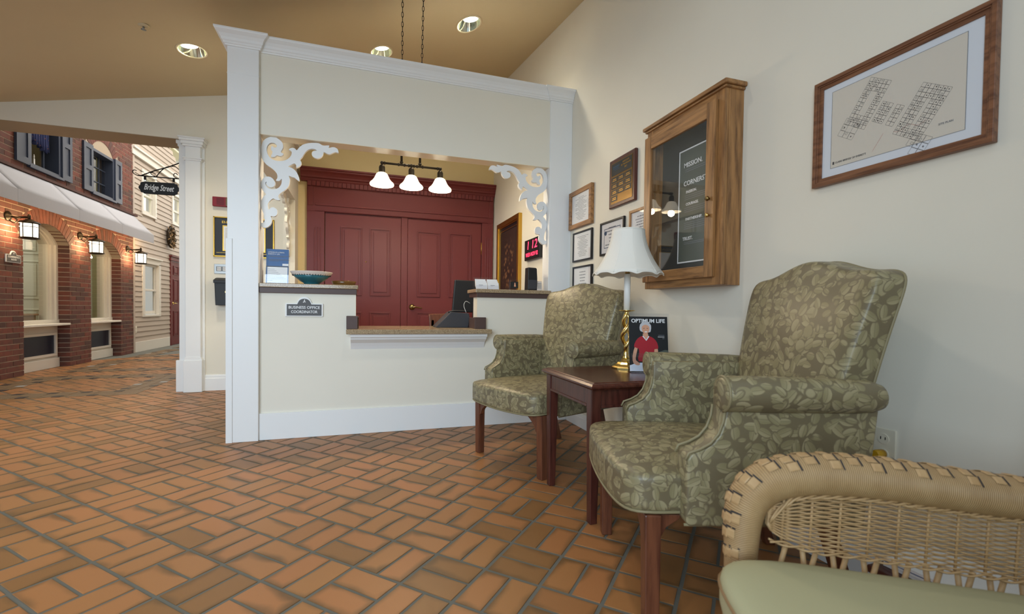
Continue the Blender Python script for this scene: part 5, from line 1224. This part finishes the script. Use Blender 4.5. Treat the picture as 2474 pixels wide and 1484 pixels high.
# ================================================================== ARMCHAIRS
def armchair(name, label, O, u, group):
    rz = atan2(u[1], u[0]); t = thing(name, label, 'armchair', (O[0], O[1], 0), rz, group)
    WF, WB = 0.315, 0.27
    # seat: boxed cushion, bowed front, dropped lower edge
    def fs(x, y, z):
        v = 0.245+0.305*y; hw = WF+(WB-WF)*(y+1)/2; front = max(0, -y)
        v -= 0.022*front*(1-x*x)
        w = 0.398+0.060*z
        if z > 0: w += 0.028*(1-x*x)*(1-y*y)*z
        if z < 0: w -= (0.016*(1-min(1, abs(x))**2)*front) * (-z)
        return (x*hw, v, w)
    s = MB().sbox(fs, 0.22, 56, 28).obj('seat', 'leaf_fabric', t)
    e_ = 0.22; k_ = (1-0.80**(2/e_))**(e_/2); spw = lambda c: abs(c)**e_*(1 if c >= 0 else -1)
    P = []
    for k in range(61):
        x_, y_ = sq2(0.42+0.66*k/60, e_); q = fs(k_*x_, k_*y_, -0.80); P.append((q[0], q[1], q[2]-0.003))
    MB().tube(P, 0.0045, 8).obj('piping', 'piping', s)
    # back: camelback slab, tilted
    def fb(x, y, z):
        tt = (z+1)/2; hw = 0.250+0.076*tt
        ax = abs(x); top = 1.026+0.046*(0.5+0.5*cos(pi*min(1, ax/0.74)))
        w = 0.40+(top-0.40)*tt; v = 0.533+(w-0.42)*0.17+0.06*max(0, tt-0.5)**2
        th = 0.058-0.010*tt
        puff = 0.022*(1-x*x)*(1-abs(2*tt-1)**3) if y < 0 else 0
        return (x*hw, v+y*th-puff, w)
    bk = MB().sbox(lambda x, y, z: fb(x, y, z), 0.17, 64, 48).obj('backrest', 'leaf_fabric', t)
    pt = []; e_ = 0.17; k_ = (1-0.80**(2/e_))**(e_/2)
    for k in range(91):
        x_, y_ = sq2(0.54-0.58*k/90, e_); pt.append(fb(k_*x_, 0.80, k_*y_))
    MB().tube(pt, 0.0042, 6).obj('piping', 'piping', bk)
    # arms
    for sg in (-1, 1):
        prof = [(0.095, 0.328), (0.087, 0.34), (0.087, 0.505), (0.096, 0.520), (0.122, 0.530), (0.150, 0.546), (0.171, 0.572), (0.183, 0.605), (0.187, 0.64), (0.187, 0.70), (0.60, 0.70), (0.58, 0.50), (0.565, 0.328)]
        u0, u1 = sg*(WF-0.052), sg*(WF+0.030)
        m = MB(); m.prism([(v, w) for v, w in prof], 0, min(u0, u1), max(u0, u1))
        a = m.obj('arm', 'leaf_fabric', t, 0.014, 3)
        for f in a.data.polygons: f.use_smooth = True
        m = MB(); cu, cw, R = sg*(WF+0.018), 0.682, 0.048
        vs = []; n = 24; rows = [(0.176, 0.75), (0.180, 0.93), (0.190, 1.0), (0.30, 1.02), (0.42, 0.98), (0.52, 0.95), (0.575, 0.88), (0.600, 0.70), (0.612, 0.4)]
        for v, k_ in rows:
            for q in range(n): an = 2*pi*q/n; vs.append((cu+R*k_*cos(an), v, cw-0.004*min(1, max(0, v-0.2)/0.4)+R*k_*sin(an)))
        fs_ = [(i*n+q, i*n+(q+1) % n, (i+1)*n+(q+1) % n, (i+1)*n+q) for i in range(len(rows)-1) for q in range(n)]+[tuple(range(n)), tuple((len(rows)-1)*n+q for q in range(n))]
        m.add(vs, fs_, True).obj('arm_roll', 'leaf_fabric', a)
        # welt: round the roll face then down the scoop edge
        loop = [(cu+sg*0.046*cos(an), 0.182, cw+0.046*sin(an)) for an in [pi*(-0.45)+k/16*pi*1.42 for k in range(17)]]
        MB().tube(loop, 0.0042, 6).obj('piping', 'piping', a)
        for uu in (sg*(WF-0.048), sg*(WF+0.027)):
            MB().tube([(uu, v-0.004 if w < 0.53 else v-0.001, w+(0.004 if 0.51 < w < 0.62 else 0)) for v, w in prof[2:9]], 0.004, 6).obj('piping', 'piping', a)
        MB().tube([(sg*(WF+0.022), 0.085+0.49*k/8, 0.330) for k in range(9)], 0.0042, 6).obj('piping', 'piping', a)
    # legs
    def leg(sg):
        m = MB(); a0, a1 = sg*0.308, sg*0.262; b0, b1 = sg*0.308, sg*0.266
        x0, x1 = min(a0, a1), max(a0, a1); y0, y1 = min(b0, b1), max(b0, b1)
        vs = [(y0, -0.004, 0), (y1, -0.004, 0), (y1, 0.036, 0), (y0, 0.036, 0), (x0, -0.010, 0.34), (x1, -0.010, 0.34), (x1, 0.036, 0.34), (x0, 0.036, 0.34)]
        m.add(vs, [(0, 3, 2, 1), (4, 5, 6, 7), (0, 1, 5, 4), (1, 2, 6, 5), (2, 3, 7, 6), (3, 0, 4, 7)])
        l = m.obj('leg', 'leg_wood', t, 0.004)
        for kind in (0, 1):
            if kind == 0: poly = [(sg*0.265, 0.335), (sg*0.265, 0.240), (sg*0.252, 0.250), (sg*0.236, 0.282), (sg*0.205, 0.308), (sg*0.188, 0.318), (sg*0.185, 0.335)]; m = MB(); m.prism(poly, 1, -0.004, 0.020)
            else: m = MB(); m.prism([(0.03, 0.335), (0.03, 0.265), (0.042, 0.275), (0.055, 0.300), (0.088, 0.322), (0.098, 0.335)], 0, sg*0.28-0.011, sg*0.28+0.011)
            m.obj('corner_bracket', 'leg_wood', l, 0.002)
    leg(-1); leg(1)
    for sg in (-1, 1):
        m = MB(); x0, x1 = min(sg*0.20, sg*0.24), max(sg*0.20, sg*0.24)
        m.add([(x0, 0.62, 0), (x1, 0.62, 0), (x1, 0.655, 0), (x0, 0.655, 0), (x0, 0.50, 0.36), (x1, 0.50, 0.36), (x1, 0.545, 0.36), (x0, 0.545, 0.36)], [(0, 3, 2, 1), (4, 5, 6, 7), (0, 1, 5, 4), (1, 2, 6, 5), (2, 3, 7, 6), (3, 0, 4, 7)])
        m.obj('leg', 'leg_wood', t, 0.004)
    return t
d1 = Vector((0.214, -0.566)).normalized(); d2 = Vector((-0.192, -0.602)).normalized()
GA = 'leaf patterned armchairs either side of the table'
c1 = (Vector((0.694, 2.767))+Vector((0.908, 2.201)))/2; c2 = (Vector((0.953, 1.657))+Vector((0.761, 1.055)))/2
bk1 = Vector((-d1.y, d1.x)); bk2 = Vector((-d2.y, d2.x))
ch1 = armchair('armchair', 'olive leaf-patterned armchair farther away, between the booth and the side table', (c1.x, c1.y+0.02), d1, GA)
ch2 = armchair('armchair', 'olive leaf-patterned armchair nearest the camera, between the side table and the wicker chair', (c2.x-0.012, c2.y), d2, GA)

# ================================================================== SIDE TABLE
t = thing('side_table', 'dark cherry square side table between the two armchairs', 'table'); t['_w'] = 1
tx0, tx1, ty0, ty1, tz = 0.893, 1.475, 1.662, 2.207, 0.600
m = MB(); pr = [(0.0, tz-0.022), (0.0, tz-0.012), (0.010, tz-0.003), (0.014, tz)]
vs = []
for ins, z in [(0.012, tz-0.030), (0.0, tz-0.020), (0.0, tz-0.013), (0.010, tz-0.005), (0.018, tz-0.003), (0.022, tz)]:
    vs += [(tx0+ins, ty0+ins, z), (tx1-ins, ty0+ins, z), (tx1-ins, ty1-ins, z), (tx0+ins, ty1-ins, z)]
fs = [(3, 2, 1, 0), (20, 21, 22, 23)]+[(i*4+k, i*4+(k+1) % 4, (i+1)*4+(k+1) % 4, (i+1)*4+k) for i in range(5) for k in range(4)]
m.add(vs, fs).obj('tabletop', 'cherry_top', t)
lx = (tx0+0.040, tx1-0.040); ly = (ty0+0.055, ty1-0.052)
for x in lx:
    for y in ly:
        m = MB(); h0, h1 = 0.0165, 0.024
        vs = [(x+a*h0, y+b*h0, 0) for a, b in ((-1, -1), (1, -1), (1, 1), (-1, 1))]+[(x+a*h1, y+b*h1, tz-0.03) for a, b in ((-1, -1), (1, -1), (1, 1), (-1, 1))]
        m.add(vs, [(3, 2, 1, 0), (4, 5, 6, 7)]+[(k, (k+1) % 4, 4+(k+1) % 4, 4+k) for k in range(4)]).obj('leg', 'cherry', t, 0.003)
for q in ((lx[0]-0.018, lx[0]-0.002, ly[0]+0.024, ly[1]-0.024), (lx[1], lx[1]+0.018, ly[0]+0.024, ly[1]-0.024), (lx[0]+0.024, lx[1]-0.024, ly[0]-0.018, ly[0]-0.002), (lx[0]+0.024, lx[1]-0.024, ly[1], ly[1]+0.018)):
    box('apron', 'cherry', t, *q, tz-0.105, tz-0.03, 0.002)
    x0, x1, y0, y1 = q; box('apron_bead', 'cherry', t, x0-(0.004 if x1-x0 < 0.1 else 0), x1, y0-(0.004 if y1-y0 < 0.1 else 0), y1, tz-0.110, tz-0.098, 0.002)

# ================================================================== TABLE LAMP
LX, LY = 1.309, 2.075
t = thing('table_lamp', 'brass twisted table lamp with a white bell shade on the side table', 'lamp', (LX, LY, tz+0.0005))
m = MB(); ph = pi/8
m.lathe([(0.072, 0.0), (0.072, 0.006), (0.066, 0.012), (0.060, 0.013), (0.056, 0.020), (0.048, 0.022), (0.040, 0.032), (0.026, 0.037), (0.020, 0.050), (0.017, 0.052)], (0, 0, 0), 8, smooth=False, ph=ph)
m.lathe([(0.019, 0.050), (0.022, 0.056), (0.012, 0.066), (0.015, 0.075), (0.011, 0.083), (0.012, 0.09)], (0, 0, 0), 20); m.obj('base', 'brass', t)
for k in range(2):
    P = []; rr = []
    for i in range(49):
        f = i/48; z = 0.085+f*0.20; env = sin(pi*min(1, max(0, f)))**0.6; a = k*pi+f*2*pi*1.1
        P.append((0.0205*env*cos(a), 0.0205*env*sin(a), z)); rr.append(0.0075+0.004*env)
    MB().tube(P, rr, 12).obj('twisted_stem', 'brass', t)
MB().lathe([(0.010, 0.278), (0.012, 0.288), (0.008, 0.292), (0.040, 0.297), (0.042, 0.300), (0.038, 0.301), (0.012, 0.299)], (0, 0, 0), 28).obj('drip_pan', 'brass', t)
MB().lathe([(0.0165, 0.300), (0.0165, 0.487), (0.001, 0.487)], (0, 0, 0), 20).obj('candle_sleeve', 'candle_white', t)
MB().lathe([(0.008, 0.487), (0.013, 0.49), (0.013, 0.51), (0.010, 0.515), (0.02, 0.54), (0.027, 0.57), (0.015, 0.60), (0.001, 0.605)], (0, 0, 0), 16).obj('bulb_socket', 'old_brass', t)
m = MB(); N = 96; rows = []; 
for j in range(15):
    f = j/14; R = 0.080+(0.178-0.080)*(0.20*f+0.80*f**2.1); row = []
    for i in range(N):
        a = 2*pi*i/N; seg_ = (a/(2*pi)*10) % 1.0; k = 1-0.022*sin(pi*seg_)*(0.4+f)
        drop = -0.008*abs(cos(pi*seg_))**6*(f > 0.99)
        row.append((R*k*cos(a), R*k*sin(a), 0.712-0.227*f+drop+0.003*sin(pi*seg_)*(f > 0.9)))
    rows.append(row)
vs = [p for r in rows for p in r]; fs = [(j*N+i, j*N+(i+1) % N, (j+1)*N+(i+1) % N, (j+1)*N+i) for j in range(14) for i in range(N)]
sh = m.add(vs, fs, True).obj('lamp_shade', 'shade_cloth', t, fixn=False); sh.modifiers.new('s', 'SOLIDIFY').thickness = 0.002
for k in range(10):
    a = 2*pi*k/10; P = []
    for j in range(15):
        f = j/14; R = 0.0805+(0.178-0.080)*(0.20*f+0.80*f**2.1)+0.0005; P.append((R*cos(a), R*sin(a), 0.712-0.227*f))
    MB().tube(P, 0.0016, 5).obj('shade_rib', 'shade_cloth', sh)
for j, r_, z in ((0, 0.0035, 0.712), (14, 0.0030, 0.484)):
    MB().tube([(p[0]*1.004, p[1]*1.004, p[2]) for p in rows[j]], r_, 6, closed=True).obj('shade_trim', 'shade_cloth', sh)
m = MB(); m.tube([(0.003, 0, 0.60), (0.003, 0, 0.715)], 0.002, 6); 
for k in range(3): a = 2*pi*k/3; m.tube([(0, 0, 0.705), (0.080*cos(a), 0.080*sin(a), 0.710)], 0.0015, 5)
m.obj('shade_frame', 'brass', sh)

# magazine in holder
yaw = atan2(-0.93, -0.37)
MX, MY = 1.335, 1.91
t = thing('magazine_holder', 'clear acrylic magazine holder on the side table beside the lamp', 'magazine holder', (MX, MY, tz+0.0005), radians(-18))
m = MB(); m.box(-0.098, 0.098, -0.045, 0.055, 0, 0.002); m.prism([(0.010, 0.002), (0.0125, 0.002), (0.058, 0.285), (0.0555, 0.285)], 0, -0.098, 0.108); m.prism([(-0.045, 0), (-0.043, 0), (-0.030, 0.095), (-0.032, 0.095)], 0, -0.098, 0.098); m.obj('back_and_tray', 'acrylic', t)
t = thing('magazine', 'magazine titled OPTIMUM LIFE with a grey-haired person in a red polo shirt on its cover', 'magazine', (MX, MY, tz+0.0035), radians(-18))
tl = math.atan2(0.0455, 0.283); Mt = Matrix.Rotation(-tl, 4, 'X')@Matrix.Translation((0, 0, 0)); off = Matrix.Translation((0, -0.006, 0))
def mo(o): o.matrix_basis = off @ Matrix.Rotation(-tl, 4, 'X') @ o.matrix_basis; return o
mo(box('pages', 'paper_white', t, -0.094, 0.094, 0.0, 0.004, 0.0, 0.268)); mo(box('cover', 'sign_black', t, -0.095, 0.095, -0.0008, 0.0, 0.0, 0.27))
def flat(name, mat, P, lv, sm=2):
    if sm: P = catmull(P, sm)
    sh_ = -14 if 'printed' in name else 0
    m = MB(); m.prism([((x+sh_)/1000, z/1000) for x, z in P], 1, -0.0008-0.0003*lv, -0.0008-0.0003*(lv-1)); return mo(m.obj(name, mat, t))
flat('cover_foliage', 'cover' if False else 'poster_green', [(20, 60), (94, 50), (94, 105), (60, 100), (40, 90)], 1); flat('cover_table', 'mat_white', [(-94, 2), (94, 2), (94, 40), (40, 48), (-60, 42), (-94, 30)], 1, 0)
flat('printed_arm', 'skin', [(-52, 125), (-38, 128), (-48, 80), (-50, 55), (-30, 40), (-38, 30), (-62, 40), (-66, 75)], 2); flat('printed_arm', 'skin', [(38, 125), (56, 122), (58, 80), (44, 45), (18, 38), (14, 50), (34, 62), (42, 85)], 2)
flat('printed_shirt', 'shirt_red', [(-58, 120), (-48, 150), (-30, 168), (-8, 176), (16, 174), (40, 162), (56, 140), (60, 112), (42, 110), (40, 80), (44, 52), (-36, 50), (-34, 85), (-36, 112)], 3)
flat('printed_neck', 'skin', [(-14, 186), (12, 186), (14, 168), (2, 158), (-12, 168)], 4, 0); flat('printed_hair', 'hair_grey', [(-28, 205), (-26, 230), (-8, 244), (14, 242), (28, 226), (26, 200), (18, 192), (-16, 194)], 4)
flat('printed_face', 'skin', [(-18, 208), (-16, 222), (0, 230), (17, 222), (19, 206), (12, 190), (2, 182), (-10, 188)], 5); flat('printed_smile', 'letter_white', [(-6, 196), (9, 197), (6, 192), (-2, 192)], 6, 0)
flat('printed_eye', 'ink', [(-11, 212), (-4, 213), (-4, 211), (-11, 210)], 6, 0); flat('printed_eye', 'ink', [(6, 213), (13, 212), (13, 210), (6, 211)], 6, 0)
flat('printed_collar', 'mat_white', [(-16, 172), (-12, 176), (2, 156), (14, 175), (18, 171), (3, 150)], 5, 0)
mo(text('OPTIMUM LIFE', 0.026, 'title', 'letter_white', t, FRONT(0.0, -0.0014, 0.248), width=0.165, offset=0.0006))
for z_, w_, c_ in ((177, 15, 'ink_pale'), (169, 16, 'letter_white'), (161, 5, 'ink_pale')): flat('cover_caption', c_, [(78-w_*2, z_), (78, z_), (78, z_+2.2), (78-w_*2, z_+2.2)], 2, 0)

# ================================================================== WICKER CHAIR
wd = Vector((0.9205, -0.3907)); wu = Vector((-0.3907, -0.9205))
WO = Vector((0.868, 0.652))
t = thing('wicker_chair', 'tan wicker armchair with a pale green seat cushion in the near right corner', 'armchair', (WO.x, WO.y, 0), atan2(wu.y, wu.x))
# local x = towards the camera (across the seat), local y = towards the back, z up; arm centre line at x = 0
ARM = [(0, -0.160, 0.10), (0, -0.160, 0.25), (0, -0.160, 0.40), (0, -0.158, 0.49), (0, -0.145, 0.535), (0, -0.115, 0.565), (0, -0.07, 0.580), (0, -0.01, 0.586), (0, 0.08, 0.583), (0, 0.18, 0.573), (0, 0.30, 0.560), (0, 0.42, 0.553), (0, 0.52, 0.555)]
AP = catmull(ARM, 5, False)
def armrad(p): return 0.030 if p[2] < 0.42 else 0.030+0.010*min(1, (p[2]-0.42)/0.14)
arms = []
for ax in (0.0, 0.60):
    a = MB().tube([(ax, p[1], p[2]) for p in AP], [armrad(p) for p in AP], 20, uvlen=True).obj('arm', 'wicker_wrap', t, fixn=False)
    if ax == 0.0:
        # raised reeds of the top plait, in staggered rows on the outer/top face
        L = 0; nxt = 0; acc = []; k = 0
        for i in range(1, len(AP)):
            p, q = Vector(AP[i-1]), Vector(AP[i]); L += (q-p).length
            if L >= nxt and i > 6:
                T = (q-p).normalized(); N = Vector((0, -T.z, T.y)) if True else None
                N = Vector((1, 0, 0)).cross(T); N = -N if N.dot(Vector((0, -1, 1))) < 0 else N
                acc.append((q, T, N)); nxt = L+0.027
        for j, (q, T, N) in enumerate(acc):
            R = armrad(q)
            for row in range(3):
                th = (-0.35+row*0.46+(0.23 if j % 2 else 0))      # angle round the arm, towards camera positive
                dirv = N*cos(th)+Vector((1, 0, 0))*sin(th); tan = Vector((1, 0, 0))*cos(th)-N*sin(th)
                c = q+dirv*(R+0.0003)+T*(0.004*row)
                m = MB(); hw, hl, hh = 0.0085, 0.0095, 0.0015
                g = [(-hl, 0.0), (-hl*0.6, hh), (hl*0.6, hh), (hl, 0.0)]
                v = [c+T*x+dirv*h-tan*hw for x, h in g]+[c+T*x+dirv*h+tan*hw for x, h in g]
                m.add(v, [(0, 1, 5, 4), (1, 2, 6, 5), (2, 3, 7, 6), (0, 3, 2, 1), (4, 5, 6, 7)]); m.obj('plaited_reed', 'wicker', a, 0.0012, 1)
                e = MB(); c2_ = c+T*(hl+0.0022); v = [c2_+T*x+dirv*0.0003-tan*hw*1.25 for x in (-0.0014, 0.0014)]+[c2_+T*x+dirv*0.0003+tan*hw*1.25 for x in (-0.0014, 0.0014)]
                e.add(v, [(0, 1, 3, 2)]); e.obj('plait_gap_shade', 'curtain_dark', a, fixn=False)  # flat dark strip standing in for the shade between reeds
    arms.append(a)
# woven side panel
def top_z(y): 
    best = min(AP, key=lambda p: abs(p[1]-y) if p[2] > 0.5 else 9); return best[2]-0.040
xpn = 0.012; yA, yB = -0.118, 0.56
def bot(y): return 0.462-0.02*min(1, max(0, (y+0.118)/0.1))-0.10*max(0, y)
m = MB(); NR = 24
for r in range(NR):
    f = (r+0.5)/NR; P = []; n = 84
    for i in range(n+1):
        y = yA+(yB-yA)*i/n; zt__ = top_z(max(y, -0.09))-0.001; zb__ = bot(y)
        s_ = min(1, (y-yA)/0.07); sq = sqrt(max(0, 1-(1-s_)**2)); mid = (zt__+zb__)/2+0.004
        z = mid+(zb__+(zt__-zb__)*f-mid)*(0.35+0.65*sq)
        P.append((xpn+0.0032*sin(pi*y/0.0262+pi*r), y, z))
    m.tube(P, 0.0017, 5)
stuff(m.obj('woven_panel', 'wicker', t))
m = MB(); y = -0.09
while y < 0.55: m.tube([(xpn, y, bot(y)-0.004), (xpn, y+0.004, top_z(y)+0.01)], 0.0026, 6); y += 0.0524
m.obj('panel_stake', 'wicker', t)
for zf, nm in ((0, 'upper_braid'), (1, 'lower_braid')):
    m = MB()
    for k in range(2 if zf else 3):
        P = []
        for i in range(150):
            y = -0.115+0.67*i/149; z = (top_z(max(y, -0.09))+0.003) if zf == 0 else bot(y)-0.003
            if zf == 0 and y < -0.06: z -= 0.12*((-0.06-y)/0.055)**2*0.35
            a_ = y/0.0115+k*2*pi/(2 if zf else 3); P.append((xpn+0.006+0.0034*cos(a_), y, z+0.0034*sin(a_)))
        m.tube(P, 0.0026 if zf == 0 else 0.0022, 5)
    m.obj(nm, 'wicker', t)
m = MB(); y = -0.11; k = 0
while y < 0.5:
    m.tube([(xpn, y+0.03, bot(y+0.03)), (xpn+0.003, y+(0.0 if k % 2 == 0 else 0.045), 0.335-0.09*max(0, y+0.16))], 0.0048, 7); y += 0.028; k += 1
m.obj('lattice_stick', 'wicker', t)
# front legs, apron, seat frame, back
for ax in (0.0, 0.60):
    MB().tube([(ax, -0.160, 0.0), (ax, -0.160, 0.12)], 0.028, 14, uvlen=True).obj('leg', 'wicker_wrap', t, fixn=False); MB().tube([(ax, 0.50, 0.0), (ax, 0.50, 0.55)], 0.026, 14, uvlen=True).obj('leg', 'wicker_wrap', t, fixn=False)
m = MB()
for r in range(14): m.tube([(0.0+0.6*i/40, -0.175+0.004*sin(pi*i+pi*r), 0.22+r*0.0105) for i in range(41)], 0.005, 5)
stuff(m.obj('woven_apron', 'wicker', t)); m = MB(); m.prism([(-0.16, 0.325), (0.50, 0.265), (0.50, 0.288), (-0.16, 0.348)], 0, 0.0, 0.60); m.obj('seat_deck', 'wicker', t)
bkp = catmull([(0.0, 0.52, 0.40), (0.0, 0.54, 0.62), (0.06, 0.57, 0.86), (0.3, 0.60, 0.97), (0.54, 0.57, 0.86), (0.60, 0.54, 0.62), (0.60, 0.52, 0.40)], 5, False)
MB().tube(bkp, 0.034, 14, uvlen=True).obj('back_arch', 'wicker_wrap', t, fixn=False)
m = MB()
for r in range(36):
    z = 0.42+r*0.0145; hw = 0.29 if z < 0.75 else 0.29*sqrt(max(0.02, 1-((z-0.75)/0.2)**2))
    m.tube([(0.3-hw+2*hw*i/36, 0.525+(z-0.4)*0.13+0.004*sin(pi*i+pi*r), z) for i in range(37)], 0.004, 5)
stuff(m.obj('woven_back', 'wicker', t))
# cushion
def fc(x, y, z):
    return (0.305+0.262*x, 0.135+0.385*y, 0.402-0.10*(0.385*y+0.25)*0.9+(0.046+0.010*(1-x*x)*(1-y*y))*z)
cu = thing('seat_cushion', 'pale green seat cushion on the wicker chair', 'cushion', (WO.x, WO.y, 0.0), atan2(wu.y, wu.x))
MB().sbox(fc, 0.32, 64, 28).obj('cushion_body', 'cushion_green', cu)
P = []
for k in range(96):
    c, s_ = sq2(k/96, 0.32); q = fc(c, s_, 0.30); P.append((q[0]+(0.001 if c > 0 else -0.001), q[1], q[2]))
MB().tube(P, 0.0035, 6, closed=True).obj('piping', 'tan_wood', cu)

# low table with magazines between wicker chair and wall
t = thing('magazine_table', 'low dark wooden table glimpsed through the wicker arm', 'table', (1.45, 0.72, 0))
box('tabletop', 'cherry_top', t, -0.14, 0.14, -0.16, 0.15, 0.20, 0.22, 0.003)
for x in (-0.13, 0.10):
    for y in (-0.15, 0.11): box('leg', 'cherry', t, x, x+0.03, y, y+0.03, 0, 0.20, 0.002)
rg = random.Random(5)
for k, (mt, lb) in enumerate((('paper_white', 'white magazine at the bottom of the stack on the low table'), ('brochure_blue', 'blue covered magazine in the middle of the stack'), ('paper_white', 'white magazine lying on top of the stack'))):
    s = thing('magazine', lb, 'magazine', (1.45, 0.72, 0.2205+k*0.0085), rg.uniform(-0.12, 0.12), group='magazines on the low table')
    box('pages', 'paper_white', s, -0.10, 0.10, -0.135, 0.135, 0.0, 0.007, 0.001); box('cover', mt, s, -0.101, 0.101, -0.136, 0.136, 0.007, 0.008)

# ================================================================== settle empties at the base of their parts
bpy.context.view_layer.update()
for o in list(bpy.data.objects):
    if o.parent is None and o.type == 'EMPTY' and ('_w' in o or o.get('kind') == 'structure') and o.location.length < 1e-6 and o.rotation_euler.z == 0:
        pts = []
        def walk(c):
            for k in c.children:
                if k.type == 'MESH':
                    for b in k.bound_box: pts.append(k.matrix_world @ Vector(b))
                walk(k)
        walk(o)
        if not pts: continue
        lo = [min(p[i] for p in pts) for i in range(3)]; hi = [max(p[i] for p in pts) for i in range(3)]
        c = Vector(((lo[0]+hi[0])/2, (lo[1]+hi[1])/2, lo[2])); o.location = c
        for k in o.children: k.location = k.location-c
    if '_w' in o: del o['_w']
